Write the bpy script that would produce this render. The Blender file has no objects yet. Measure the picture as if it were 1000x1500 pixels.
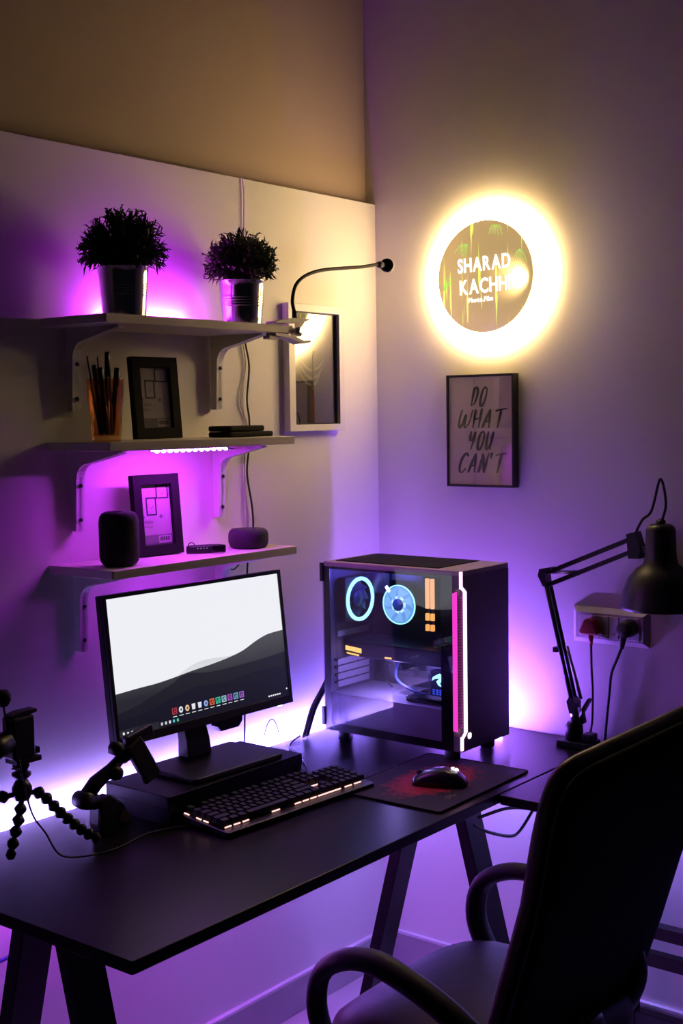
import bpy, bmesh, math, random
from mathutils import Vector, Matrix
random.seed(7)
S = bpy.context.scene
COL = S.collection
PI = math.pi
R = math.radians

# ------------------------------------------------------------------ camera, world, exposure
cam_d = bpy.data.cameras.new('camera'); cam = bpy.data.objects.new('camera', cam_d); COL.objects.link(cam)
YAW, PITCH, ROLL, FPX = R(38.476), R(-4.361), R(-0.864), 1870.5
fw = Vector((math.cos(PITCH)*math.cos(YAW), math.cos(PITCH)*math.sin(YAW), math.sin(PITCH)))
rt = Vector((math.sin(YAW), -math.cos(YAW), 0)); up = rt.cross(fw)
r2 = math.cos(ROLL)*rt + math.sin(ROLL)*up; u2 = -math.sin(ROLL)*rt + math.cos(ROLL)*up
m = Matrix((r2, u2, -fw)).transposed().to_4x4(); m.translation = Vector((-2.8426, -2.1265, 1.56))
cam.matrix_world = m
cam_d.sensor_fit = 'VERTICAL'; cam_d.sensor_height = 36.0; cam_d.lens = FPX/1500*36
cam_d.clip_start = 0.05; cam_d.clip_end = 50
S.camera = cam
w = bpy.data.worlds.new('world'); S.world = w; w.use_nodes = True
w.node_tree.nodes['Background'].inputs[0].default_value = (0.32, 0.26, 0.42, 1)
w.node_tree.nodes['Background'].inputs[1].default_value = 0.008
S.view_settings.view_transform = 'Standard'; S.view_settings.look = 'None'
S.view_settings.exposure = 0.0; S.view_settings.gamma = 1.0; S.view_settings.use_curve_mapping = False
try:
    S.cycles.use_denoising = True; S.cycles.sample_clamp_indirect = 40.0; S.cycles.max_bounces = 8
    S.cycles.caustics_reflective = False; S.cycles.caustics_refractive = False
except Exception:
    pass
# LED colours and strengths (tuned here)
VIOLET = (0.58, 0.04, 1.0); LAVENDER = (0.37, 0.25, 1.0); MAGENTA = (0.56, 0.03, 1.0); BLUEV = (0.30, 0.22, 1.0); PINKV = (0.32, 0.12, 1.0); CORNERB = (0.24, 0.16, 1.0)
P_SHELF1, P_SHELF2, P_SHELF3, P_DESK, P_RIGHT, P_UNDER, P_UNDER_R, P_CORNER, P_HALO = 640, 250, 68, 135, 850, 68, 105, 420, 31

# ------------------------------------------------------------------ materials
MATS = {}
def mat(name, col, rough=0.5, metal=0.0, spec=0.5, noise=0.0, nscale=40.0, bump=0.0, bscale=200.0, em=None, es=0.0, trans=0.0, coat=0.0, stretch=None, alpha=1.0):
    if name in MATS: return MATS[name]
    M = bpy.data.materials.new(name); M.use_nodes = True; nt = M.node_tree; b = nt.nodes['Principled BSDF']
    b.inputs['Base Color'].default_value = (*col, 1); b.inputs['Roughness'].default_value = rough
    b.inputs['Metallic'].default_value = metal; b.inputs['Specular IOR Level'].default_value = spec
    b.inputs['Transmission Weight'].default_value = trans; b.inputs['Coat Weight'].default_value = coat
    b.inputs['Alpha'].default_value = alpha
    if noise or bump:
        tc = nt.nodes.new('ShaderNodeTexCoord'); src = tc.outputs['Object']
        if stretch:
            mp = nt.nodes.new('ShaderNodeMapping'); mp.inputs['Scale'].default_value = stretch
            nt.links.new(src, mp.inputs[0]); src = mp.outputs[0]
    if noise:
        n = nt.nodes.new('ShaderNodeTexNoise'); n.inputs['Scale'].default_value = nscale; n.inputs['Detail'].default_value = 4
        nt.links.new(src, n.inputs['Vector'])
        mx = nt.nodes.new('ShaderNodeMix'); mx.data_type = 'RGBA'
        mx.inputs[6].default_value = (*[c*(1-noise) for c in col], 1); mx.inputs[7].default_value = (*[min(1, c*(1+noise)) for c in col], 1)
        nt.links.new(n.outputs[0], mx.inputs[0]); nt.links.new(mx.outputs[2], b.inputs['Base Color'])
    if bump:
        n2 = nt.nodes.new('ShaderNodeTexNoise'); n2.inputs['Scale'].default_value = bscale; n2.inputs['Detail'].default_value = 3
        nt.links.new(src, n2.inputs['Vector'])
        bp = nt.nodes.new('ShaderNodeBump'); bp.inputs['Strength'].default_value = bump; bp.inputs['Distance'].default_value = 0.002
        nt.links.new(n2.outputs[0], bp.inputs['Height']); nt.links.new(bp.outputs[0], b.inputs['Normal'])
    if em:
        b.inputs['Emission Color'].default_value = (*em, 1); b.inputs['Emission Strength'].default_value = es
    MATS[name] = M; return M
def emit(name, col, s):
    return mat(name, (0.02, 0.02, 0.02), 0.5, em=col, es=s)
def glass(name, tint=(0.8, 0.8, 0.85), ior=1.5, rough=0.0):
    if name in MATS: return MATS[name]
    M = bpy.data.materials.new(name); M.use_nodes = True; nt = M.node_tree; nt.nodes.clear()
    o = nt.nodes.new('ShaderNodeOutputMaterial'); t = nt.nodes.new('ShaderNodeBsdfTransparent'); g = nt.nodes.new('ShaderNodeBsdfGlossy')
    t.inputs[0].default_value = (*tint, 1); g.inputs['Roughness'].default_value = rough
    lw = nt.nodes.new('ShaderNodeLayerWeight'); lw.inputs[0].default_value = 0.5
    pw = nt.nodes.new('ShaderNodeMath'); pw.operation = 'POWER'; pw.inputs[1].default_value = 5
    ma = nt.nodes.new('ShaderNodeMath'); ma.operation = 'MULTIPLY_ADD'; f0 = ((ior-1)/(ior+1))**2; ma.inputs[1].default_value = 1-f0; ma.inputs[2].default_value = f0
    mx = nt.nodes.new('ShaderNodeMixShader')
    nt.links.new(lw.outputs['Facing'], pw.inputs[0]); nt.links.new(pw.outputs[0], ma.inputs[0])
    nt.links.new(ma.outputs[0], mx.inputs[0]); nt.links.new(t.outputs[0], mx.inputs[1]); nt.links.new(g.outputs[0], mx.inputs[2]); nt.links.new(mx.outputs[0], o.inputs[0])
    MATS[name] = M; return M

WALL = mat('wall_paint', (0.78, 0.75, 0.72), 0.75, spec=0.25, noise=0.04, nscale=3, bump=0.12, bscale=120)
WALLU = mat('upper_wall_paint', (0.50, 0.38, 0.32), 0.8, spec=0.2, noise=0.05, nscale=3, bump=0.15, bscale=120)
FLOOR = mat('floor_tile', (0.55, 0.52, 0.5), 0.35, noise=0.08, nscale=6)
GROUT = mat('grout', (0.2, 0.19, 0.18), 0.9)
SKIRT = mat('skirting', (0.42, 0.40, 0.42), 0.4, noise=0.1, nscale=20)
BLACKWOOD = mat('black_desk', (0.010, 0.009, 0.010), 0.34, noise=0.4, nscale=25, stretch=(0.4, 6, 6), spec=0.1)
SHELF = mat('shelf_laminate', (0.62, 0.55, 0.50), 0.5, noise=0.08, nscale=10, stretch=(1, 12, 12))
WHITEMET = mat('white_metal', (0.72, 0.70, 0.70), 0.4)
BLK = mat('black_plastic', (0.012, 0.012, 0.013), 0.45)
BLKM = mat('black_matte', (0.010, 0.010, 0.010), 0.85, spec=0.2)
BLKG = mat('black_gloss', (0.01, 0.01, 0.012), 0.15)
DARKMET = mat('dark_metal', (0.02, 0.02, 0.022), 0.4, metal=0.3)
STEEL = mat('steel', (0.6, 0.6, 0.62), 0.3, metal=1.0)
GALV = mat('galvanised', (0.5, 0.5, 0.54), 0.16, metal=1.0, noise=0.08, nscale=60)
RUBBER = mat('cable_black', (0.012, 0.012, 0.012), 0.6)
WHITECAB = mat('cable_white', (0.55, 0.5, 0.5), 0.5)
REDCAB = mat('cable_red', (0.10, 0.012, 0.03), 0.5)
REDPL = mat('red_plug', (0.30, 0.01, 0.02), 0.4)
BLUECAB = mat('cable_blue', (0.02, 0.03, 0.25), 0.5)

# ------------------------------------------------------------------ mesh builder
def smooth(pts, k=6):
    P = [Vector(p) for p in pts]; out = []
    for i in range(len(P)-1):
        a, b, c, d = P[max(i-1, 0)], P[i], P[i+1], P[min(i+2, len(P)-1)]
        for j in range(k):
            t = j/k
            out.append(0.5*((2*b)+(c-a)*t+(2*a-5*b+4*c-d)*t*t+(3*b-a-3*c+d)*t**3))
    out.append(P[-1]); return out
class MB:
    def __init__(s): s.v = []; s.f = []; s.sm = []
    def add(s, v, f, sm=False):
        o = len(s.v); s.v += [tuple(x) for x in v]; s.f += [tuple(i+o for i in q) for q in f]; s.sm += [sm]*len(f); return s
    def box(s, x0, x1, y0, y1, z0, z1):
        v = [(x, y, z) for x in (x0, x1) for y in (y0, y1) for z in (z0, z1)]
        return s.add(v, [(0, 1, 3, 2), (4, 6, 7, 5), (0, 4, 5, 1), (2, 3, 7, 6), (0, 2, 6, 4), (1, 5, 7, 3)])
    def obox(s, c, sx, sy, sz, M=None):
        v = [Vector((x*sx/2, y*sy/2, z*sz/2)) for x in (-1, 1) for y in (-1, 1) for z in (-1, 1)]
        if M: v = [M @ q for q in v]
        c = Vector(c)
        return s.add([q+c for q in v], [(0, 1, 3, 2), (4, 6, 7, 5), (0, 4, 5, 1), (2, 3, 7, 6), (0, 2, 6, 4), (1, 5, 7, 3)])
    def prism(s, poly, ax, a, b):
        n = len(poly)
        def p(q, t): return (t, q[0], q[1]) if ax == 'x' else (q[0], t, q[1]) if ax == 'y' else (q[0], q[1], t)
        v = [p(q, a) for q in poly]+[p(q, b) for q in poly]
        return s.add(v, [tuple(range(n)), tuple(range(2*n-1, n-1, -1))]+[(i, i+n, (i+1) % n+n, (i+1) % n) for i in range(n)])
    def ring_prism(s, outer, inner, ax, a, b):      # a frame with a hole; outer and inner same length
        n = len(outer)
        def p(q, t): return (t, q[0], q[1]) if ax == 'x' else (q[0], t, q[1]) if ax == 'y' else (q[0], q[1], t)
        v = [p(q, a) for q in outer]+[p(q, a) for q in inner]+[p(q, b) for q in outer]+[p(q, b) for q in inner]
        f = []
        for i in range(n):
            j = (i+1) % n
            f += [(i, j, n+j, n+i), (2*n+i, 3*n+i, 3*n+j, 2*n+j), (i, 2*n+i, 2*n+j, j), (n+i, n+j, 3*n+j, 3*n+i)]
        return s.add(v, f)
    def tube(s, pts, r, n=8, closed=False, flat=None):
        P = [Vector(p) for p in pts]; N = len(P); rr = r if isinstance(r, (list, tuple)) else [r]*N
        T = []
        for i in range(N):
            a = P[(i-1) % N] if (closed or i > 0) else P[i]; b = P[(i+1) % N] if (closed or i < N-1) else P[i]
            t = (b-a); T.append(t.normalized() if t.length > 1e-9 else Vector((0, 0, 1)))
        if flat: nrm = Vector(flat); nrm = (nrm-T[0]*nrm.dot(T[0])).normalized()
        else:
            h = Vector((0, 0, 1)) if abs(T[0].z) < .9 else Vector((1, 0, 0)); nrm = T[0].cross(h).normalized()
        v = []
        for i in range(N):
            nrm = (nrm-T[i]*nrm.dot(T[i])).normalized(); bn = T[i].cross(nrm)
            q = rr[i]; q = q if isinstance(q, tuple) else (q, q)
            for k in range(n):
                a = 2*PI*k/n; v.append(P[i]+nrm*math.cos(a)*q[0]+bn*math.sin(a)*q[1])
        f = []
        for i in range(N if closed else N-1):
            for k in range(n):
                i2 = (i+1) % N; f.append((i*n+k, i*n+(k+1) % n, i2*n+(k+1) % n, i2*n+k))
        if not closed: f += [tuple(range(n-1, -1, -1)), tuple((N-1)*n+k for k in range(n))]
        return s.add(v, f, True)
    def cyl(s, a, b, r0, r1=None, n=16): return s.tube([a, b], [r0, r0 if r1 is None else r1], n)
    def lathe(s, prof, n=32, c=(0, 0, 0), M=None, cap=True):   # prof [(r,z)...]
        v = []; c = Vector(c)
        for r, z in prof:
            for k in range(n):
                q = Vector((r*math.cos(2*PI*k/n), r*math.sin(2*PI*k/n), z)); v.append((M @ q if M else q)+c)
        f = [(i*n+k, i*n+(k+1) % n, (i+1)*n+(k+1) % n, (i+1)*n+k) for i in range(len(prof)-1) for k in range(n)]
        if cap: f += [tuple(range(n-1, -1, -1)), tuple((len(prof)-1)*n+k for k in range(n))]
        return s.add(v, f, True)
    def loft(s, secs, sm=True):                      # equal-length closed loops of points
        n = len(secs[0]); v = [p for q in secs for p in q]
        f = [(i*n+k, i*n+(k+1) % n, (i+1)*n+(k+1) % n, (i+1)*n+k) for i in range(len(secs)-1) for k in range(n)]
        f += [tuple(range(n-1, -1, -1)), tuple((len(secs)-1)*n+k for k in range(n))]
        return s.add(v, f, sm)
    def build(s, name, m, parent=None, world=True, bevel=0, loc=None, seg=2, sub=0):
        me = bpy.data.meshes.new(name)
        off = Vector((0, 0, 0))
        if parent and world:
            q = parent
            while q.parent: q = q.parent
            off = q.location
        me.from_pydata([Vector(x)-off for x in s.v], [], s.f)
        me.polygons.foreach_set('use_smooth', s.sm); me.validate(); me.update()
        bm = bmesh.new(); bm.from_mesh(me); bmesh.ops.recalc_face_normals(bm, faces=bm.faces); bm.to_mesh(me); bm.free()
        me.materials.append(m)
        o = bpy.data.objects.new(name, me); COL.objects.link(o)
        if parent: o.parent = parent
        if loc: o.location = loc
        if bevel:
            b = o.modifiers.new('bevel', 'BEVEL'); b.width = bevel; b.segments = seg; b.limit_method = 'ANGLE'; b.angle_limit = R(40)
        if sub:
            d = o.modifiers.new('sub', 'SUBSURF'); d.levels = sub; d.render_levels = sub
        return o
def tag(o, label=None, cat=None, group=None, kind=None):
    if label: o['label'] = label
    if cat: o['category'] = cat
    if group: o['group'] = group
    if kind: o['kind'] = kind
    return o
def thing(name, label, cat, loc=(0, 0, 0), rotz=0, group=None):
    o = bpy.data.objects.new(name, None); COL.objects.link(o); o.location = loc; o.rotation_euler = (0, 0, rotz); o.empty_display_size = 0.02
    return tag(o, label, cat, group)
def struct(o): o['kind'] = 'structure'; return o
def dup(o, parent=None):
    c = o.copy(); COL.objects.link(c); c.parent = parent
    for ch in list(o.children): dup(ch, c)
    return c
def inst(o, parent, loc, rot=None):        # copy of one piece, mesh data shared
    c = o.copy(); COL.objects.link(c); c.parent = parent; c.location = loc
    if rot: c.rotation_euler = rot
    return c
def rrect(x0, x1, y0, y1, r, k=4):
    out = []
    for cx, cy, a0 in ((x1-r, y1-r, 0), (x0+r, y1-r, 90), (x0+r, y0+r, 180), (x1-r, y0+r, 270)):
        for i in range(k+1):
            a = R(a0+90*i/k); out.append((cx+r*math.cos(a), cy+r*math.sin(a)))
    return out
def letter_mesh(ch, size, bold=0.0, xs=1.0, ext=0.0005):
    cu = bpy.data.curves.new('t', 'FONT'); cu.body = ch; cu.size = size; cu.offset = bold; cu.extrude = ext; cu.resolution_u = 3
    o = bpy.data.objects.new('t', cu); COL.objects.link(o)
    me = bpy.data.meshes.new_from_object(o)
    V = [Vector((v.co.x*xs, v.co.y, v.co.z)) for v in me.vertices]; F = [tuple(p.vertices) for p in me.polygons]
    bpy.data.objects.remove(o); bpy.data.curves.remove(cu); bpy.data.meshes.remove(me)
    x0 = min(v.x for v in V); x1 = max(v.x for v in V)
    return [v-Vector((x0, 0, 0)) for v in V], F, x1-x0
def lettering(text, size, m, parent, origin, ex, ey, bold=0.0, xs=1.0, gap=0.12, center=False, name='letter', ext=0.0004):
    ex = Vector(ex); ey = Vector(ey); ez = ex.cross(ey); x = 0; L = []
    for ch in text:
        if ch == ' ': x += size*0.35*xs; continue
        V, F, wd = letter_mesh(ch, size, bold, xs, ext); L.append((V, F, x)); x += wd+size*gap*xs
    sh = -x/2 if center else 0
    for V, F, x in L:
        b = MB(); b.add([Vector(origin)+ex*(q.x+x+sh)+ey*q.y+ez*q.z for q in V], F); b.build(name, m, parent)

# ================================================================== SETTING
b = MB(); b.box(-3.6, 0, 0, 0.12, 0, 2.131)
wl = struct(b.build('wall_left', WALL))
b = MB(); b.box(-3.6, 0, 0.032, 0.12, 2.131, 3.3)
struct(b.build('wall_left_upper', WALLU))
b = MB(); b.box(0, 0.12, -4.2, 0.12, 0, 3.3)
struct(b.build('wall_right', WALL))
fl = struct(MB().box(-3.6, 0, -4.2, 0, -0.06, -0.003).build('floor', GROUT))
tile = None
for i in range(6):
    for j in range(7):
        if tile is None:
            tile = MB().box(-0.298, 0.298, -0.298, 0.298, -0.004, 0.0).build('tile', FLOOR, fl, world=False, loc=(-0.3, -0.3, 0))
        else: inst(tile, fl, (-0.3-0.6*i, -0.3-0.6*j, 0))
struct(MB().box(-3.6, -0.012, -0.012, 0, 0, 0.092).build('baseboard_left', SKIRT, bevel=0.002))
struct(MB().box(-0.012, 0, -4.2, 0, 0, 0.100).build('baseboard_right', SKIRT, bevel=0.002))
# pale top line of the skirting
struct(MB().box(-3.6, -0.013, -0.0135, 0, 0.092, 0.099).build('trim_1', WHITEMET))
struct(MB().box(-0.0135, 0, -4.2, 0, 0.100, 0.107).build('trim_2', WHITEMET))

# ================================================================== DESKS
dk = thing('desk', 'long black desk with splayed flat legs along the left wall', 'desk', (-0.8, -0.36, 0))
MB().prism(rrect(-1.58, -0.006, -0.706, -0.034, 0.006), 'z', 0.718, 0.74).build('tabletop', BLACKWOOD, dk, bevel=0.002)
for x in (-1.48, -0.30):
    MB().box(x-0.035, x+0.035, -0.62, -0.1, 0.698, 0.718).build('top_plate', BLACKWOOD, dk)
    for s in (-1, 1):
        def yy(z): return -0.40+s*(0.052+(0.70-z)*0.26)
        MB().prism([(yy(0.698)-0.016, 0.698), (yy(0.698)+0.016, 0.698), (yy(0)+0.016, 0), (yy(0)-0.016, 0)], 'x', x-0.036, x+0.036).build('leg', BLACKWOOD, dk, bevel=0.002)
t2 = thing('side_table', 'small black table joined to the long desk behind the chair', 'table', (-0.27, -1.15, 0))
MB().prism(rrect(-0.53, -0.004, -1.62, -0.708, 0.008), 'z', 0.718, 0.739).build('tabletop', BLACKWOOD, t2, bevel=0.002)
for x in (-0.06, -0.47):
    for y in (-0.79, -1.55):
        if (x, y) != (-0.47, -0.79): MB().box(x-0.018, x+0.018, y-0.018, y+0.018, 0, 0.718).build('leg', DARKMET, t2, bevel=0.002)
for z in (0.318, 0.248, 0.095):
    MB().box(-0.075, -0.045, -1.532, -0.808, z-0.016, z+0.016).build('rail', DARKMET, t2, bevel=0.002)
MB().box(-0.488, -0.078, -1.56, -1.54, 0.10, 0.13).build('rail', DARKMET, t2, bevel=0.002)

# ================================================================== SHELVES
shelf_z = (1.766, 1.512, 1.256)
which = ('topmost', 'middle', 'lowest')
what = ('carrying two potted plants', 'holding the pen glass', 'holding the black speakers')
screw_proto = None
for i, z in enumerate(shelf_z):
    x0, x1 = -1.152, -0.586
    tag(MB().prism(rrect(x0, x1, -0.2, -0.001, 0.003, 2), 'z', z-0.018, z).build('wall_shelf', SHELF, bevel=0.0012),
        'pale wooden wall shelf, %s of three, %s' % (which[i], what[i]), 'shelf', 'wall shelves above the monitor')
    for k, x in enumerate((-1.085, -0.655)):
        zz = z-0.018
        br = thing('shelf_bracket', 'white curved metal bracket under the %s end of the %s shelf' % (('left', 'right')[k], which[i]), 'bracket', (x, -0.002, zz-0.18), group='white shelf brackets')
        prof = [(-0.002, zz), (-0.002, zz-0.172), (-0.026, zz-0.172), (-0.031, zz-0.062)]
        for a in range(1, 6):
            q = R(90*a/6); prof.append((-0.031-0.036*(1-math.cos(q)), zz-0.062+0.034*math.sin(q)))
        prof += [(-0.075, zz-0.026), (-0.165, zz-0.006), (-0.165, zz)]
        body = MB().prism(prof, 'x', x-0.0035, x+0.0035).build('web', WHITEMET, br)
        # front flange following the profile, wider than the web
        inner = prof[2:-1]; fb = MB()
        for (ya, za), (yb, zb) in zip(inner[:-1], inner[1:]):
            fb.add([(x-0.011, ya, za), (x+0.011, ya, za), (x+0.011, yb, zb), (x-0.011, yb, zb), (x-0.011, ya+0.0025, za+0.001), (x+0.011, ya+0.0025, za+0.001), (x+0.011, yb+0.0025, zb+0.0025), (x-0.011, yb+0.0025, zb+0.0025)],
                   [(0, 1, 2, 3), (7, 6, 5, 4), (0, 4, 5, 1), (1, 5, 6, 2), (2, 6, 7, 3), (3, 7, 4, 0)])
        fl_ = fb.build('flange', WHITEMET, br)
        for dz, dy in ((0.075, -0.0316), (0.147, -0.0286)):
            MB().cyl((x, dy-0.0022, zz-dz), (x, dy+0.001, zz-dz), 0.0042, n=10).build('screw', DARKMET, fl_)

# ================================================================== LED STRIPS (the room's purple light)
def led(name, label, x0, x1, y0, y1, z0, z1, col, s, holder=None):
    o = thing(name, label, 'led strip', ((x0+x1)/2, (y0+y1)/2, z0), group='purple led strips')
    MB().box(x0, x1, y0, y1, z0, z1).build('light_tape', emit('led_'+str(len(MATS)), col, s), o)
    if holder: MB().box(*holder).build('backing', BLK, o)
    return o
zt = 1.766
led('led_strip', 'glowing purple strip lying on the topmost shelf behind the plants', -1.0, -0.74, -0.0265, -0.0245, zt+0.002, zt+0.012, MAGENTA, P_SHELF1, (-1.01, -0.73, -0.030, -0.0268, zt, zt+0.015))  # backing here is an unseen lip added to shield the room from the glow
o = thing('led_strip', 'row of bright led dots hanging under the middle shelf', 'led strip', (-0.87, -0.14, 1.48), group='purple led strips')
MB().box(-0.985, -0.755, -0.147, -0.133, 1.4905, 1.4938).build('backing', BLK, o)
DOT = emit('led_dot', (0.62, 0.55, 1.0), 9)
tape = MB().box(-0.98, -0.76, -0.145, -0.135, 1.4885, 1.4903).build('light_tape', emit('led_shelf2', MAGENTA, P_SHELF2), o)
for i in range(12):
    x = -0.975+0.0190*i
    MB().lathe([(0.001, -0.0035), (0.0045, -0.002), (0.005, 0), (0.0045, 0.002), (0.001, 0.0035)], 8, (x, -0.1482, 1.4878)).build('led_dot', DOT, o)
led('led_strip', 'purple strip under the lowest shelf hidden behind the monitor', -0.98, -0.76, -0.145, -0.135, 1.2325, 1.2345, MAGENTA, P_SHELF3, (-0.985, -0.755, -0.147, -0.133, 1.2347, 1.2378))
led('led_strip', 'strip glowing white along the back edge of the long desk', -1.56, -0.62, -0.0328, -0.0318, 0.724, 0.7365, LAVENDER, P_DESK)
led('led_strip', 'bluish strip at the back of the desk behind the computer tower', -0.60, -0.06, -0.0328, -0.0318, 0.724, 0.7365, CORNERB, P_CORNER)
led('led_strip', 'strip glowing at the right wall behind the computer tower', -0.108, -0.098, -0.455, -0.25, 0.7405, 0.7435, PINKV, P_RIGHT)
led('led_strip', 'violet strip under the long desk at the left wall', -1.5, -0.40, -0.075, -0.06, 0.712, 0.716, VIOLET, P_UNDER)
led('led_strip', 'violet strip under the desks at the right wall', -0.075, -0.06, -1.2, -0.15, 0.712, 0.716, BLUEV, P_UNDER_R)

# ================================================================== RING LAMP (disc with halo)
rc = Vector((0, -0.3695, 1.906)); RR = 0.1415
rl = thing('wall_lamp', 'round halo lamp with printed disc on the right wall', 'lamp', (0, rc.y, rc.z-RR))
MX = Matrix(((0, 0, -1), (1, 0, 0), (0, -1, 0)))   # lathe z axis -> -x
def xl(prof, name, m, parent, n=64, c=None, cap=True):
    return MB().lathe(prof, n, c or rc, MX, cap).build(name, m, parent)
xl([(0.100, 0.006), (0.176, 0.006), (0.183, 0.010), (0.184, 0.016), (0.182, 0.022), (0.174, 0.026), (0.100, 0.026), (0.100, 0.006)], 'added_halo_plate', emit('added_halo', (1.0, 0.68, 0.28), P_HALO), rl, cap=False)  # added glowing ring, stands in for the halo cast on the wall
xl([(0.06, 0.0), (0.099, 0.0), (0.099, 0.0278), (0.06, 0.0278)], 'mount', BLK, rl)
# printed disc: gold-brown acrylic with vertical light streaks
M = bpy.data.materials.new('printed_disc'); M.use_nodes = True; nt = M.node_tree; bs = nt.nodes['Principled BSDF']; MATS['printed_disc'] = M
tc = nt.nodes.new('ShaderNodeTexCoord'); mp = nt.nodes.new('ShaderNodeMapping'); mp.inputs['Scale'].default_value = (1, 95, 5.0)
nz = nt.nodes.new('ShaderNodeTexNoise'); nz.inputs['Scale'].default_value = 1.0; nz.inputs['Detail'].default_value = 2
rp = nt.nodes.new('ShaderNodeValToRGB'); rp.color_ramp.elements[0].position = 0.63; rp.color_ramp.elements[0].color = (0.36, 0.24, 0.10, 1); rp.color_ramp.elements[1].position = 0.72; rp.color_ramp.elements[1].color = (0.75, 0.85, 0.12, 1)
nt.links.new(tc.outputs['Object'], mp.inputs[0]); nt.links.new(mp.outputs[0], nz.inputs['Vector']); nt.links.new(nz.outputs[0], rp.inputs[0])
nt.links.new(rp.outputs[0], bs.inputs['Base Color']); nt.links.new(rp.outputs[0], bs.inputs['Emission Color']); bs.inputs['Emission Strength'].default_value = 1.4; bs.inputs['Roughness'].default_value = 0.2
disc = xl([(0.1, 0.028), (RR, 0.028), (RR, 0.032), (0.001, 0.032)], 'disc', M, rl)
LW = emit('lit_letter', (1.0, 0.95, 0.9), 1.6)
def dl(text, size, y, z, bold, xs, gap):
    lettering(text, size, LW, disc, (-0.0325, rc.y+y, rc.z+z), (0, -1, 0.03), (0, 0.03, 1), bold=bold, xs=xs, gap=gap, ext=0.0006)
dl('SHARAD', 0.050, 0.080, 0.014, 0.0012, 0.74, 0.09)
dl('KACHHI', 0.052, 0.074, -0.042, 0.0012, 0.74, 0.09)
dl('Photo.Film', 0.017, 0.048, -0.064, 0.0004, 0.9, 0.10)
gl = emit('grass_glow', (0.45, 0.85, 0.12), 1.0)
for (cy, cz, n_, ln, a0, a1) in ((0.125, -0.03, 8, 0.05, 30, 85), (-0.035, 0.125, 7, 0.035, 200, 330), (-0.105, 0.06, 6, 0.04, 230, 300), (0.05, 0.085, 6, 0.05, 190, 260)):
    for k in range(n_):
        a = R(a0+(a1-a0)*k/max(1, n_-1)); p = Vector((-0.0324, rc.y+cy, rc.z+cz)); q = p+Vector((0, -math.cos(a), math.sin(a)))*ln*random.uniform(.6, 1)
        if (q-Vector((q.x, rc.y, rc.z))).length < RR-0.006 and (p-Vector((p.x, rc.y, rc.z))).length < RR-0.004:
            MB().tube(smooth([p, (p+q)/2+Vector((0, 0, 0.006)), q], 3), [0.0006]*6+[0.0003], 4).build('grass_blade', gl, disc)
# glowing blob added at the disc's right rim to stand for glare
glare_blob = xl([(0.0005, 0.0325), (0.010, 0.0325), (0.013, 0.040), (0.010, 0.047), (0.0005, 0.049)], 'added_glare', emit('added_glare', (1.0, 0.86, 0.6), 240), rl, 16, rc+Vector((0, -0.112, -0.012)))

# ================================================================== POSTER
ps = thing('poster', 'black framed lettering poster hanging under the round lamp', 'poster', (0, -0.348, 1.367))
def pr(y0, y1, z0, z1): return [(y0, z0), (y1, z0), (y1, z1), (y0, z1)]
MB().ring_prism(pr(-0.45, -0.246, 1.367, 1.6585), pr(-0.4445, -0.2515, 1.373, 1.6525), 'x', -0.027, -0.001).build('frame', BLK, ps, bevel=0.001)
pp = MB().box(-0.021, -0.004, -0.4445, -0.2515, 1.373, 1.6525).build('print', mat('poster_paper', (0.95, 0.80, 0.76), 0.6), ps)
MB().box(-0.0245, -0.0238, -0.4443, -0.2517, 1.3732, 1.6523).build('pane', glass('poster_glass', (0.99, 0.99, 0.99), 1.7), ps)
INK = mat('ink', (0.02, 0.015, 0.02), 0.6)
GL = {  # strokes in a unit box
 'D': [[(.12, .92), (.1, .5), (.06, .02)], [(.0, .88), (.35, 1.0), (.72, .82), (.7, .45), (.45, .12), (.06, .02)]],
 'O': [[(.5, 1.0), (.2, .85), (.08, .4), (.2, .05), (.5, .03), (.75, .35), (.82, .8), (.6, 1.0), (.45, .95)]],
 'W': [[(.12, 1.0), (.02, .5), (.08, .05), (.3, .2), (.46, .72), (.45, .2), (.55, .02), (.8, .35), (.9, .98)]],
 'H': [[(.12, 1.0), (.1, .5), (.08, .0)], [(.72, 1.05), (.7, .5), (.68, .0)], [(.1, .45), (.4, .5), (.7, .55)]],
 'A': [[(.0, .0), (.28, .6), (.5, 1.0)], [(.5, 1.0), (.6, .5), (.68, .0)], [(.15, .35), (.65, .38)]],
 'T': [[(.0, .9), (.5, .98), (1.0, 1.02)], [(.5, .95), (.45, .5), (.4, .0)]],
 'Y': [[(.08, 1.0), (.08, .62), (.3, .5), (.62, .7)], [(.7, 1.0), (.6, .5), (.42, .0)]],
 'U': [[(.1, 1.0), (.04, .45), (.15, .05), (.42, .1), (.68, .5), (.8, 1.0)], [(.8, 1.0), (.7, .4), (.68, .0)]],
 'C': [[(.85, .85), (.6, 1.0), (.25, .8), (.06, .4), (.15, .05), (.45, .02), (.75, .22)]],
 'N': [[(.05, .0), (.12, .5), (.2, 1.0)], [(.2, 1.0), (.42, .5), (.6, .0)], [(.6, .0), (.72, .5), (.85, 1.02)]],
 "'": [[(.2, 1.05), (.1, .75)]] }
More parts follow.
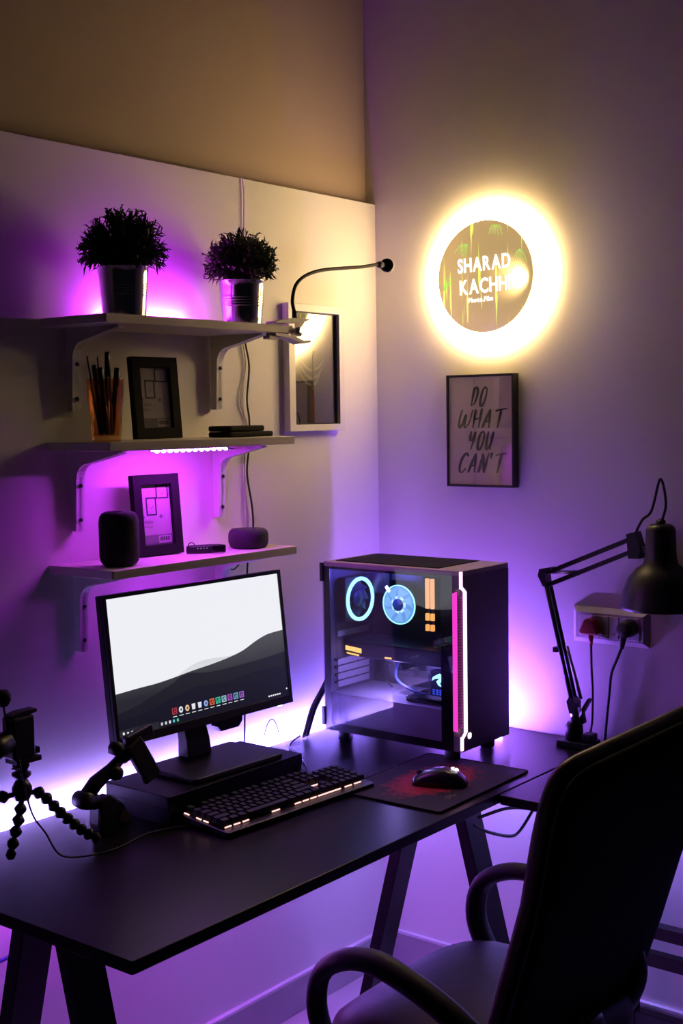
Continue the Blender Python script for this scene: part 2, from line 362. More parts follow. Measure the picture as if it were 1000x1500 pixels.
def brush(word, yl, z, hgt, adv, fw_=.62):
    x = 0
    for ch in word:
        wd = {"'": .35, 'W': 1.15, 'T': .95}.get(ch, .82)*hgt*fw_
        mb = MB()
        for st in GL[ch]:
            q = smooth([(p[0]*wd, p[1]*hgt, 0) for p in st], 5)
            n_ = len(q); L = []; Rr = []
            for i, p in enumerate(q):
                t = (q[min(i+1, n_-1)]-q[max(i-1, 0)]); t.normalize(); nn = Vector((-t.y, t.x, 0))
                ww = hgt*0.066*(0.55+0.5*math.sin(PI*min(1, (i+1)/n_*1.3)))*(1.25 if abs(t.y) > .5 else .8)
                L.append(p+nn*ww); Rr.append(p-nn*ww)
            V = []
            for p in L+Rr:
                V.append((-0.0216, yl-(x+p.x+p.y*0.20), z+p.y))
            k = len(L); mb.add(V, [(i, i+1, k+i+1, k+i) for i in range(k-1)])
        mb.build('letter', INK, pp); x += wd+hgt*adv
brush('DO', -0.319, 1.577, 0.048, .10, .52)
brush('WHAT', -0.279, 1.520, 0.048, .05, .74)
brush('YOU', -0.309, 1.464, 0.047, .10, .56)
brush("CAN'T", -0.279, 1.404, 0.050, .05, .68)

# ================================================================== FRAMED ARTWORK (left wall)
af = thing('framed_print', 'white framed glossy plant print hanging on the left wall', 'picture', (-0.284, 0, 1.519))
MB().ring_prism(pr(-0.396, -0.172, 1.519, 1.842), pr(-0.372, -0.193, 1.536, 1.822), 'y', -0.022, -0.001).build('frame', WHITEMET, af, bevel=0.001)
MB().ring_prism(pr(-0.3722, -0.1928, 1.5358, 1.8222), pr(-0.369, -0.197, 1.539, 1.819), 'y', -0.0125, -0.004).build('inner_lip', BLK, af)
ap = MB().box(-0.370, -0.196, -0.006, -0.003, 1.538, 1.820).build('print', mat('art_paper', (0.085, 0.08, 0.075), 0.6, noise=0.15, nscale=12), af)
MB().box(-0.3718, -0.1932, -0.0105, -0.0098, 1.5365, 1.8215).build('pane', glass('art_glass', (0.92, 0.92, 0.92), 2.8), af)
LEAF = mat('print_leaf', (0.42, 0.40, 0.33), 0.7); VASE = mat('print_vase', (0.16, 0.06, 0.025), 0.6, noise=0.5, nscale=60)
ax, az = -0.287, 1.625
MB().prism([(ax-0.012, 1.54), (ax+0.016, 1.54), (ax+0.012, az+0.012), (ax-0.010, az+0.012)], 'y', -0.0068, -0.006).build('printed_vase', VASE, ap)
MB().tube(smooth([(ax, -0.0066, az), (ax+0.004, -0.0066, az+0.04), (ax+0.003, -0.0066, az+0.075), (ax+0.006, -0.0066, az+0.10)], 4), 0.0025, 4).build('printed_stem', LEAF, ap)
for (bx, bz, tx, tz) in ((0, .01, -.052, .045), (0.003, .028, -.05, .062), (0.003, .05, -.045, .075), (0, .01, .035, .05), (0.003, .03, .045, .065), (0.004, .052, .05, .082), (.005, .08, .0, .11)):
    p = Vector((ax+bx, -0.0066, az+bz)); q = Vector((ax+tx, -0.0066, az+tz)); mid = (p+q)/2+Vector((0, 0, -0.008))
    c_ = smooth([p, mid, q], 5); n_ = len(c_)
    mb = MB(); V = []
    for i, s_ in enumerate(c_):
        ww = 0.0045*math.sin(PI*(i+0.15)/(n_-0.7)); V += [s_+Vector((0, 0, ww)), s_-Vector((0, 0, ww))]
    mb.add(V, [(2*i, 2*i+1, 2*i+3, 2*i+2) for i in range(n_-1)]); mb.build('printed_leaf', LEAF, ap)

# ================================================================== PLANTS
FOL = mat('foliage', (0.035, 0.055, 0.018), 0.6, noise=0.5, nscale=40, spec=0.3)
def sprig_mesh(rad, cz, seed, n):
    rnd = random.Random(seed); mb = MB()
    for i in range(n):
        u = rnd.uniform(-0.35, 1); th = rnd.uniform(0, 2*PI); s_ = math.sqrt(max(0, 1-u*u)); d = Vector((s_*math.cos(th), s_*math.sin(th), u))
        rr = rad*rnd.uniform(0.72, 0.98); tip = Vector((d.x*rr, d.y*rr, cz+d.z*rr*0.98))
        base = Vector((d.x*rad*.25, d.y*rad*.25, cz-0.03+max(0, d.z)*0.02))
        pts = smooth([base, (base+tip)/2+Vector((0, 0, 0.012)), tip], 3)
        mb.tube(pts, 0.0011, 3)
        for k in range(9):
            p = pts[2+(k*5)//9 if 2+(k*5)//9 < len(pts) else -1]
            ld = (d*0.7+Vector((rnd.gauss(0, .6), rnd.gauss(0, .6), rnd.gauss(0, .6)))).normalized()
            ln = rnd.uniform(0.014, 0.026); sd = ld.cross(Vector((rnd.gauss(0, 1), rnd.gauss(0, 1), rnd.gauss(0, 1)))).normalized()*0.0020
            cv = Vector((0, 0, -0.006 if rnd.random() < .6 else 0.005))
            q1 = p+ld*ln*0.5; q2 = p+ld*ln+cv
            if q2.x**2+q2.y**2+(q2.z-cz)**2 > (rad*1.06)**2: q2 = Vector((0, 0, cz))+(q2-Vector((0, 0, cz))).normalized()*rad*1.04
            mb.add([p+sd*.6, p-sd*.6, q1-sd, q1+sd, q2], [(0, 1, 2, 3), (3, 2, 4)])
    return mb
def plant(label, x, y, rad, seed):
    t = thing('potted_plant', label, 'plant', (x, y, 1.766), group='artificial plants in metal pots')
    H = 0.104
    prof = [(0.001, 0), (0.0435, 0), (0.0445, 0.001), (0.0447, 0.003), (0.0464, 0.024), (0.0481, 0.044)]
    for z in (0.048, 0.054, 0.060, 0.066):
        r_ = 0.0445+0.0085*z/H; prof += [(r_, z-0.002), (r_+0.0012, z), (r_, z+0.002)]
    prof += [(0.0445+0.0085*0.071/H, 0.071), (0.0518, 0.09), (0.053, H-0.002), (0.0545, H-0.001), (0.0545, H+0.001), (0.0525, H+0.001), (0.0515, H-0.01), (0.001, H-0.01)]
    MB().lathe(prof, 48).build('pot', GALV, t, world=False)
    MB().lathe([(0.001, H-0.0095), (0.05, H-0.0095), (0.045, H+0.004), (0.001, H+0.012)], 24).build('soil', mat('moss', (0.02, 0.025, 0.01), 0.9), t, world=False)
    f = sprig_mesh(rad, H+0.032, seed, 330).build('foliage', FOL, t, world=False); f['kind'] = 'stuff'
    return t
plant('bushy plant in ribbed metal pot at the left end of the topmost shelf', -1.025, -0.115, 0.092, 3)
plant('bushy plant in ribbed metal pot beside the gooseneck clip light', -0.650, -0.100, 0.087, 11)

# ================================================================== GOOSENECK CLIP LIGHT
g = thing('clip_light', 'gooseneck clip light clamped to the end of the topmost shelf', 'lamp', (-0.60, -0.19, 1.74))
CLIP = mat('clip_plastic', (0.5, 0.45, 0.42), 0.5)
MB().prism([(-0.665, 1.7675), (-0.575, 1.772), (-0.545, 1.779), (-0.545, 1.783), (-0.60, 1.782), (-0.665, 1.7715)], 'y', -0.215, -0.185).build('upper_jaw', CLIP, g, bevel=0.001)
MB().prism([(-0.665, 1.7465), (-0.60, 1.742), (-0.565, 1.732), (-0.540, 1.734), (-0.542, 1.728), (-0.572, 1.724), (-0.61, 1.734), (-0.665, 1.740)], 'y', -0.215, -0.185).build('lower_jaw', CLIP, g, bevel=0.001)
MB().cyl((-0.575, -0.21, 1.752), (-0.575, -0.19, 1.752), 0.011).build('spring', STEEL, g)
MB().box(-0.68, -0.645, -0.21, -0.19, 1.732, 1.7395).build('pad', CLIP, g)
MB().cyl((-0.58, -0.2, 1.778), (-0.582, -0.2, 1.800), 0.007, 0.0055).build('socket', BLK, g)
neck = smooth([(-0.582, -0.2, 1.798), (-0.588, -0.2, 1.823), (-0.575, -0.2, 1.859), (-0.540, -0.2, 1.883), (-0.482, -0.2, 1.900), (-0.404, -0.2, 1.911), (-0.323, -0.2, 1.921), (-0.261, -0.2, 1.932)], 6)
MB().tube(neck, 0.0042, 8).build('gooseneck', mat('neck', (0.02, 0.01, 0.012), 0.5, spec=0.15), g)
MB().lathe([(0.001, -0.013), (0.006, -0.012), (0.0085, -0.004), (0.0085, 0.004), (0.006, 0.012), (0.001, 0.013)], 16, (-0.247, -0.2, 1.932), Matrix.Rotation(R(90), 3, 'Y')).build('joint', BLK, g)
hd = Matrix.Rotation(R(-52), 3, 'Z') @ Matrix.Rotation(R(90), 3, 'X')
MB().lathe([(0.001, -0.014), (0.012, -0.012), (0.0165, -0.004), (0.0175, 0.006), (0.0165, 0.012), (0.014, 0.013), (0.001, 0.012)], 24, (-0.220, -0.2, 1.932), hd).build('lamp_head', BLKG, g)

# ================================================================== SHELF ITEMS
# glass with pens
cup = thing('pen_glass', 'amber tinted glass tumbler of pens on the middle shelf', 'glass', (-1.105, -0.14, 1.512))
AMB = glass('amber_glass', (0.92, 0.70, 0.50), 1.5, 0.03)
prof = [(0.001, 0), (0.028, 0), (0.030, 0.004), (0.033, 0.06), (0.034, 0.075), (0.036, 0.082), (0.0385, 0.125), (0.0385, 0.127), (0.037, 0.127), (0.0345, 0.082), (0.0315, 0.07), (0.0285, 0.012), (0.001, 0.012)]
MB().lathe(prof, 14).build('tumbler', AMB, cup, world=False)
pens = [(-.022, .0, -.045, .0, .172, .0016, 'thin dark brush leaning left over the pen glass rim'), (-.010, .006, -.026, .002, .155, .0042, 'black pen standing left in the pen glass'),
        (-.006, -.008, -.016, -.004, .150, .0055, 'dark blue capped marker in the pen glass'), (.0, .008, -.008, .012, .172, .0014, 'thin red brush handle standing in the pen glass'),
        (.004, -.004, .004, -.006, .178, .0018, 'slim steel scriber standing in the pen glass'), (.008, .004, .010, .002, .182, .0050, 'tallest black marker standing in the pen glass'),
        (.012, -.006, .012, .004, .176, .0035, 'brown pencil behind the tallest marker'), (.018, .0, .030, -.004, .150, .0055, 'black capped pen leaning right in the pen glass')]
PC = [BLK, BLK, mat('navy', (0.02, 0.03, 0.07), .4), mat('redwood', (0.2, 0.03, 0.02), .5), STEEL, BLK, mat('brown', (0.12, 0.05, 0.02), .5), BLK]
for (bx, by, tx, ty, h, r_, lab), pm in zip(pens, PC):
    c0 = Vector((-1.105, -0.14, 1.512)); a = c0+Vector((bx*.8, by, .014)); e = c0+Vector((tx, ty, h))
    t = thing('pen', lab, 'pen', tuple(a), group='pens in the amber glass')
    k = a.lerp(e, .72)
    MB().tube([a, a.lerp(e, .04), k], [r_*.4, r_, r_], 8).build('barrel', pm, t)
    MB().tube([k, e.lerp(k, .05), e], [r_*1.12, r_*1.12, r_*.8], 8).build('cap', BLK, t)
# photo frames
def photo_frame(label, x, y, z, rotz, lean):
    t = thing('photo_frame', label, 'photo frame', (x, y, z), rotz, 'small black photo frames')
    W, H, T = 0.128, 0.178, 0.016
    ML = Matrix.Rotation(-lean, 4, 'X')
    def bd(mb, n, m, p, bev=0):
        mb.v = [tuple(ML @ Vector(v)) for v in mb.v]; return mb.build(n, m, p, world=False, bevel=bev)
    bd(MB().ring_prism(pr(-W/2, W/2, 0, H), pr(-W/2+.023, W/2-.023, .023, H-.023), 'y', -T, 0), 'moulding', BLKM, t, .0015)
    ins = bd(MB().box(-W/2+.02, W/2-.02, -.007, -.003, .02, H-.02), 'insert', mat('insert_paper', (.62, .56, .56), .5), t)
    bd(MB().box(-W/2+.0215, W/2-.0215, -.0092, -.0088, .0215, H-.0215), 'pane', glass('pane_glass', (.95, .95, .95)), t)
    ik = mat('insert_ink', (.05, .04, .06), .6); gy = mat('insert_grey', (.25, .23, .25), .6)
    y0 = -.0076
    for (cx, cz, w_, h_) in ((-.012, .108, .028, .040), (.020, .139, .034, .030)):
        bd(MB().ring_prism(pr(cx-w_/2, cx+w_/2, cz-h_/2, cz+h_/2), pr(cx-w_/2+.003, cx+w_/2-.003, cz-h_/2+.003, cz+h_/2-.003), 'y', y0, -.007), 'printed_frame', ik, ins)
        bd(MB().prism([(cx-.004, cz-.006), (cx+.002, cz-.002), (cx+.007, cz+.003), (cx+.001, cz-.005)], 'y', y0, -.007), 'printed_bird', gy, ins)
    bd(MB().prism([(.008, .085), (.013, .09), (.018, .085), (.013, .08)], 'y', y0, -.007), 'printed_icon', gy, ins)
    bd(MB().prism([(-.042+.001, .085), (-.035, .09), (-.031, .085), (-.036, .08)], 'y', y0, -.007), 'printed_icon', gy, ins)
    bd(MB().box(-.041, .041, y0, -.007, .0235, .045), 'printed_band', gy, ins)
    lab_ = bd(MB().box(.002, .037, y0-.0004, y0, .026, .042), 'printed_label', mat('label_paper', (.7, .65, .66), .5), ins)
    for k in range(9):
        bd(MB().box(.005+.0032*k, .0065+.0032*k+.0008*(k % 2), y0-.0007, y0-.0004, .031, .040), 'bar', ik, ins)
    for row, s_ in (('FISKBO', .0085), ('10x15cm', .0075)):
        zz = .071 if row == 'FISKBO' else .061; x_ = -.036
        for ch in row:
            V, F, wd = letter_mesh(ch, s_, 0, .9, .0003)
            mb = MB(); mb.add([(x_+q.x, y0-.0001, zz+q.y) for q in V], F); bd(mb, 'letter', ik, ins); x_ += wd+.001
    bd(MB().prism([(-.02, .0), (.02, .0), (.012, .11), (-.012, .11)], 'y', .0003, .0028), 'easel_leg', BLK, t)
    return t
photo_frame('small black photo frame beside the pen glass on the middle shelf', -0.898, -0.065, 1.513, R(-4), R(5))
photo_frame('small black photo frame behind the speaker on the lowest shelf', -0.900, -0.062, 1.257, R(-5), R(5))
# stacked slabs
for lab, x0, x1, z0 in (('flat black rounded device, lower and longer of two stacked on the middle shelf', -0.742, -0.582, 1.5122), ('flat black rounded device, upper and shorter of two stacked on the middle shelf', -0.742, -0.612, 1.5255)):
    t = thing('flat_device', lab, 'device', ((x0+x1)/2, -0.10, z0), group='stacked flat devices')
    MB().prism(rrect(x0, x1, -0.135, -0.065, 0.014), 'z', z0, z0+0.0125).build('body', BLKM, t, bevel=0.004, seg=3)
    MB().box((x0+x1)/2-.012, (x0+x1)/2+.012, -.112, -.088, z0+.0124, z0+.0128).build('badge', BLKG, t)
# smart speakers
sp = thing('smart_speaker', 'tall rounded black speaker in front of the lower photo frame', 'speaker', (-1.075, -0.135, 1.256))
prof = [(0.001, 0), (0.026, 0), (0.034, 0.003), (0.039, 0.010), (0.0412, 0.022), (0.0412, 0.090), (0.039, 0.102), (0.034, 0.109), (0.027, 0.112), (0.001, 0.112)]
MB().lathe(prof, 40).build('mesh_body', mat('mesh_fabric', (.012, .011, .014), .9, bump=.5, bscale=900), sp, world=False)
MB().lathe([(0.001, 0.1121), (0.022, 0.1121), (0.0225, 0.1128), (0.001, 0.1130)], 32).build('top_plate', BLKG, sp, world=False)
ec = thing('puck_speaker', 'flat round dark speaker at the right end of the lowest shelf', 'speaker', (-0.672, -0.125, 1.256))
prof = [(0.001, 0), (0.038, 0), (0.043, 0.004), (0.0465, 0.014), (0.0465, 0.030), (0.0445, 0.038), (0.040, 0.0425), (0.001, 0.043)]
MB().lathe(prof, 40).build('fabric_body', mat('dot_fabric', (.03, .025, .035), .8, bump=.4, bscale=900), ec, world=False)
MB().lathe([(0.037, 0.0432), (0.0395, 0.0432), (0.0395, 0.0440), (0.037, 0.0440), (0.037, 0.0432)], 40, cap=False).build('light_ring', BLKG, ec, world=False)
for k in range(4):
    a = k*PI/2; MB().cyl((.014*math.cos(a), .014*math.sin(a), .0429), (.014*math.cos(a), .014*math.sin(a), .0437), .0035, n=12).build('button', BLKG, ec, world=False)
# fitness band
fb_ = thing('fitness_band', 'black fitness band lying between the two speakers', 'fitness band', (-0.815, -0.125, 1.257), R(-28))
oval = [(0.042*math.cos(a)*(1 if math.cos(a) > 0 else 1), 0.017*math.sin(a), 0.009) for a in [2*PI*k/28 for k in range(28)]]
MB().tube(oval, [(0.0015, 0.0085)]*28, 8, closed=True, flat=(1, 0, 0)).build('strap', BLK, fb_, world=False)
MB().prism(rrect(0.008, 0.043, -0.021, -0.011, .004), 'z', 0.001, 0.018).build('tracker', BLKG, fb_, world=False, bevel=.002)
MB().tube([(-0.034+0.007*math.cos(a), -0.010, 0.019+0.007*math.sin(a)) for a in [2*PI*k/14 for k in range(14)]], 0.0012, 6, closed=True).build('buckle', BLK, fb_, world=False)
for k in range(4): MB().cyl((-0.022+.007*k, -0.0185, .0125), (-0.022+.007*k, -0.0175, .0125), .0011, n=8).build('strap_stud', emit('stud', (.7, .6, .8), .6), fb_, world=False)

# ================================================================== RISER + MONITOR
rs = thing('monitor_riser', 'flat black platform under the monitor on the long desk', 'riser', (-0.893, -0.195, 0.74))
MB().prism(rrect(-1.10, -0.686, -0.29, -0.098, .004), 'z', 0.774, 0.80).build('top', BLACKWOOD, rs, bevel=.0015)
MB().box(-1.098, -1.082, -0.288, -0.10, 0.7402, 0.774).build('side_panel', BLACKWOOD, rs)
MB().box(-0.704, -0.688, -0.288, -0.10, 0.7402, 0.774).build('side_panel', BLACKWOOD, rs)
MB().box(-1.08, -0.706, -0.286, -0.27, 0.7402, 0.774).build('front_panel', BLACKWOOD, rs)

mn = thing('monitor', 'wide black monitor showing dark hills on its riser', 'monitor', (-0.87, -0.168, 0.80), R(-1.7))
W, H = 0.53, 0.312
TL = Matrix.Translation((0, 0, 0.245)) @ Matrix.Rotation(R(-6.35), 4, 'X')
def mbd(mb, n, m, p, bev=0):
    mb.v = [tuple(TL @ Vector(v)) for v in mb.v]; return mb.build(n, m, p, world=False, bevel=bev)
mbd(MB().box(-W/2, W/2, 0.004, 0.022, -H/2, H/2), 'back_shell', BLK, mn, .003)
mbd(MB().box(-W/2+.06, W/2-.06, 0.0222, 0.042, -H/2+.03, H/2-.05), 'rear_housing', BLK, mn, .008)
mbd(MB().ring_prism(pr(-W/2, W/2, -H/2, H/2), pr(-W/2+.0095, W/2-.0095, -H/2+.019, H/2-.0085), 'y', -0.003, 0.0038), 'bezel', BLK, mn, .001)
sx0, sx1, sz0, sz1 = -W/2+.0095, W/2-.0095, -H/2+.019, H/2-.0085
SKY = emit('screen_sky', (0.86, 0.87, 0.92), 1.0)
scr = mbd(MB().box(sx0, sx1, 0.0, 0.0036, sz0, sz1), 'screen', SKY, mn)
sw, sh = sx1-sx0, sz1-sz0
def U(u, v): return (sx0+sw*u, sz0+sh*v)
def screen_grad(name, top, bot, v0, v1):
    M = bpy.data.materials.new(name); M.use_nodes = True; nt = M.node_tree; b = nt.nodes['Principled BSDF']; b.inputs['Base Color'].default_value = (.01, .01, .01, 1)
    tc = nt.nodes.new('ShaderNodeTexCoord'); sp_ = nt.nodes.new('ShaderNodeSeparateXYZ'); mr = nt.nodes.new('ShaderNodeMapRange')
    mr.inputs[1].default_value = .245+sz0+sh*v0; mr.inputs[2].default_value = .245+sz0+sh*v1
    rp = nt.nodes.new('ShaderNodeValToRGB'); rp.color_ramp.elements[0].color = (*bot, 1); rp.color_ramp.elements[1].color = (*top, 1)
    nt.links.new(tc.outputs['Object'], sp_.inputs[0]); nt.links.new(sp_.outputs['Z'], mr.inputs[0]); nt.links.new(mr.outputs[0], rp.inputs[0]); nt.links.new(rp.outputs[0], b.inputs['Emission Color']); b.inputs['Emission Strength'].default_value = 1
    MATS[name] = M; return M
hills = [('hill_far', (.62, .64, .68), (.75, .76, .8), .35, .46, -.0004, [(0.28, .30), (.36, .37), (.46, .42), (.55, .425), (.66, .415), (.76, .43), (.84, .40)]),
         ('hill_mid', (.075, .075, .085), (.02, .02, .03), .25, .50, -.0008, [(0, .315), (.12, .325), (.22, .33), (.32, .345), (.42, .365), (.55, .385), (.66, .41), (.74, .44), (.82, .49), (.9, .525), (1, .535)]),
         ('hill_near', (.018, .019, .026), (.008, .008, .016), .1, .4, -.0012, [(0, .17), (.10, .20), (.2, .25), (.3, .30), (.36, .345), (.42, .35), (.5, .33), (.6, .325), (.7, .33), (.8, .335), (.9, .345), (1, .36)]),
         ('hill_front', (.010, .010, .020), (.006, .006, .014), .0, .25, -.0016, [(0, .12), (.15, .14), (.3, .20), (.45, .24), (.6, .22), (.8, .25), (1, .24)])]
for nm, ct, cb, v0, v1, yq, pts in hills:
    q = [Vector((*U(u, v), 0)) for u, v in pts]; q = [(p.x, p.y) for p in smooth(q, 4)]
    if nm == 'hill_far': poly = q
    else: poly = q+[U(1, 0), U(0, 0)]
    mbd(MB().prism(poly, 'y', yq, yq+.0003), nm, screen_grad('screen_'+nm, ct, cb, v0, v1), scr)
mbd(MB().box(*[U(0, 0)[0], U(.21, 0)[0]], -.0021, -.0018, U(0, 0)[1], U(0, .052)[1]), 'taskbar', emit('taskbar', (.02, .02, .028), 1), scr)
WH = emit('icon_white', (.8, .82, .85), 1)
icons = [((.35, .04, .06), 0), ((.75, .78, .85), 1), ((.8, .55, .3), 1), ((.8, .8, .82), 2), ((.7, .75, .9), 2), ((.25, .4, .8), 1), ((.8, .14, .05), 0), ((.05, .55, .38), 0), ((.35, .55, .65), 0), ((.42, .08, .6), 0), ((.15, .4, .6), 0), ((.35, .12, .6), 0)]
for k, (c, kd) in enumerate(icons):
    u = .30+.036*k; x_, z_ = U(u, .098); s_ = .0068; im = emit('icon_%d' % k, c, 1.0)
    if kd == 0:
        ic = mbd(MB().ring_prism(pr(x_-s_, x_+s_, z_-s_, z_+s_), pr(x_-s_*.7, x_+s_*.7, z_-s_*.7, z_+s_*.7), 'y', -.0024, -.0018), 'desktop_icon', im, scr)
        mbd(MB().prism([(x_-.003, z_-.0035), (x_-.001, z_-.0035), (x_+.001, z_+.001), (x_+.003, z_-.0035), (x_+.004, z_-.003), (x_+.001, z_+.004)], 'y', -.0024, -.0018), 'icon_glyph', im, scr)
    elif kd == 1:
        mbd(MB().prism([(x_+s_*.85*math.cos(2*PI*j/12), z_+s_*math.sin(2*PI*j/12)) for j in range(12)], 'y', -.0024, -.0018), 'desktop_icon', im, scr)
        mbd(MB().prism([(x_+s_*.4*math.cos(2*PI*j/10), z_+s_*.4*math.sin(2*PI*j/10)) for j in range(10)], 'y', -.0028, -.0024), 'icon_glyph', emit('icon_dark', (.1, .1, .15), 1), scr)
    else:
        mbd(MB().prism([(x_-s_*.6, z_-s_*.9), (x_+s_*.6, z_-s_*.9), (x_+s_*.75, z_+s_*.9), (x_-s_*.75, z_+s_*.9)], 'y', -.0024, -.0018), 'desktop_icon', im, scr)
    mbd(MB().box(x_-.006, x_-.001, -.0024, -.0018, z_-.0125, z_-.0112), 'icon_caption', WH, scr)
    mbd(MB().box(x_-.0005, x_+.0055, -.0024, -.0018, z_-.0125, z_-.0112), 'icon_caption', WH, scr)
for k, c in enumerate(((.6, .6, .65), (.7, .7, .7), (.75, .75, .8), (.1, .55, .7), (.08, .6, .35))):
    x_, z_ = U(.225+.022*k, .027); mbd(MB().box(x_-.0025, x_+.0025, -.0024, -.0018, z_-.003, z_+.003), 'taskbar_icon', emit('tb_%d' % k, c, .9), scr)
for k in range(9):
    x_, z_ = U(.022+.022*k if k < 3 else .855+.014*k-.03, .027)
    mbd(MB().box(x_-.0024, x_+.0022, -.0024, -.0018, z_-.0016-(.001 if k == 0 else 0), z_+.0016+(.001 if k == 0 else 0)), 'taskbar_icon', WH, scr)
x_, z_ = U(.985, .055); mbd(MB().cyl((x_, -.0024, z_), (x_, -.0018, z_), .002, n=10), 'taskbar_icon', WH, scr)
# stand
MB().prism([(-.001, .0), (-.05, .001)] and rrect(-.135, .135, -.11, .06, .012), 'z', .0005, .012).build('stand_base', BLK, mn, world=False, bevel=.003)
secs = []
for z_, y_, hw, th in ((.0122, .035, .036, .018), (.05, .038, .034, .016), (.09, .048, .032, .014), (.15, .052, .032, .012), (.21, .055, .034, .010)):
    secs.append([Vector((sx_*hw, y_+sy_*th, z_)) for sx_, sy_ in ((-1, -1), (1, -1), (1, 1), (-1, 1))])
MB().loft(secs, False).build('stand_column', BLK, mn, world=False, bevel=.004)
MB().prism([(-.0, .062), (.062, .062), (.062, .085), (-.0, .085)] and [(.055, .058), (.11, .058), (.122, .07), (.122, .095), (.045, .095), (.045, .07)], 'y', .006, .03).build('control_box', mat('control_box', (.012, .012, .03), .4), mn, world=False, bevel=.002)
mbd(MB().box(W/2-.05, W/2-.038, -.0026, .002, -H/2-.0022, -H/2-.0002), 'power_light', emit('power_light', (.9, .9, 1), 3), mn)

# ================================================================== KEYBOARD
KD, KW = .132, .43
kb = thing('keyboard', 'black backlit mechanical keyboard in front of the monitor', 'keyboard', (-0.862, -0.378, 0.7405), R(-3.4))
KT = Matrix.Rotation(R(4), 4, 'X')
def kbd(mb, n, m, p=kb, bev=0):
    mb.v = [tuple(KT @ Vector(v)) for v in mb.v]; return mb.build(n, m, p, world=False, bevel=bev)
kbd(MB().prism(rrect(-KW/2-.006, KW/2+.006, -KD/2-.006, KD/2+.006, .006), 'z', .006, .017), 'case', BLK, kb, .002)
for x in (-.18, .18): MB().box(x-.02, x+.02, .045, .06, 0.0, .012).build('foot', BLK, kb, world=False)
CAP = mat('keycap', (.009, .009, .012), .5, spec=.25)
u_ = .0189
protos = {}
def key(x, y, wk):
    if wk not in protos:
        a, hgt = u_*wk/2-.0012, .0105; s_ = .0022
        mb = MB(); v = []
        for z_, in_, in2 in ((0, 0, 0), (hgt, s_, s_)):
            v += [(-a+in_, -u_/2+.0012+in2, z_), (a-in_, -u_/2+.0012+in2, z_), (a-in_, u_/2-.0012-in2*.4, z_), (-a+in_, u_/2-.0012-in2*.4, z_)]
        mb.add(v, [(3, 2, 1, 0), (4, 5, 6, 7), (0, 1, 5, 4), (1, 2, 6, 5), (2, 3, 7, 6), (3, 0, 4, 7)])
        k = mb.build('keycap', CAP, kb, world=False); protos[wk] = k
    else:
        k = inst(protos[wk], kb, (0, 0, 0))
    k.location = KT @ Vector((x, y, .0225)); k.rotation_euler = (R(4), 0, 0)
rows = [
 [1, -1, 1, 1, 1, 1, -.5, 1, 1, 1, 1, -.5, 1, 1, 1, 1],
 [1]*13+[2], [1.5]+[1]*12+[1.5], [1.75]+[1]*11+[2.25], [2.25]+[1]*10+[2.75], [1.25, 1.25, 1.25, 6.25, 1.25, 1.25, 1.25, 1.25]]
ytop = KD/2-u_/2-.002
KX0 = -KW/2+.001
ry = [ytop-(u_*1.12 if r else 0)-u_*max(0, r-1)*1.0-(0 if r == 0 else 0) for r in range(6)]
for r_, row in enumerate(rows):
    x = KX0
    for wk in row:
        if wk < 0: x += -wk*u_; continue
        key(x+wk*u_/2, ry[r_], wk); x += wk*u_
NX = KX0+15.25*u_
for k in range(3):
    for r_ in (0, 1, 2): key(NX+u_*(k+.5), ry[r_], 1)
    key(NX+u_*(k+.5), ry[5], 1)
key(NX+u_*1.5, ry[4], 1)
PX = NX+3.2*u_
for r_ in (1, 2, 3, 4, 5):
    for k in range(4): key(PX+u_*(k+.5), ry[r_], 1)
GLOW = emit('key_glow', (1.0, .50, .45), 1.8)
def bar(x, y, wx, wy, zz=.0212): kbd(MB().box(x-wx/2, x+wx/2, y-wy/2, y+wy/2, zz-.0022, zz), 'key_backlight', GLOW)
yf = ry[5]-u_/2-.0005
for k, x in enumerate((.012, .036, .060)): bar(KX0+x, yf, .017, .0022)
bar(KX0+.145, yf, .022, .0022)
for k in range(6): bar(KX0+.21+.0236*k, yf, .018, .0022)
for k in range(3): bar(NX+u_*(k+.5), yf, .015, .0022)
bar(PX+u_*1.0, yf, .022, .0022); bar(PX+u_*2.6, yf, .022, .0022)
for y in (ry[0], ry[2]+.004, ry[3]+.002): bar(KX0-.0015, y, .0022, .014)
bar(NX+u_*1.5, ry[3]+.004, .048, .0025); bar(NX+u_*2.6, ry[3]-.006, .003, .012)
for x, y in ((KX0+u_*1.6, ry[1]+u_*.5), (KX0+u_*5.9, ry[1]+u_*.55), (KX0+u_*10.5, ry[1]+u_*.55), (NX, ry[4]+.004)):
    kbd(MB().box(x-.0014, x+.0014, y-.0014, y+.0014, .022, .026), 'key_backlight', emit('key_dot', (1, .9, .9), 3))
tag(MB().tube(smooth([(-0.70, -0.315, .752), (-0.685, -0.30, .747), (-0.63, -0.26, .744), (-0.56, -0.18, .744), (-0.50, -0.09, .744), (-0.44, -0.055, .744), (-0.41, -0.048, .747)], 8), .0024, 8).build('keyboard_cable', RUBBER), 'black keyboard cable curving back to the tower', 'cable')

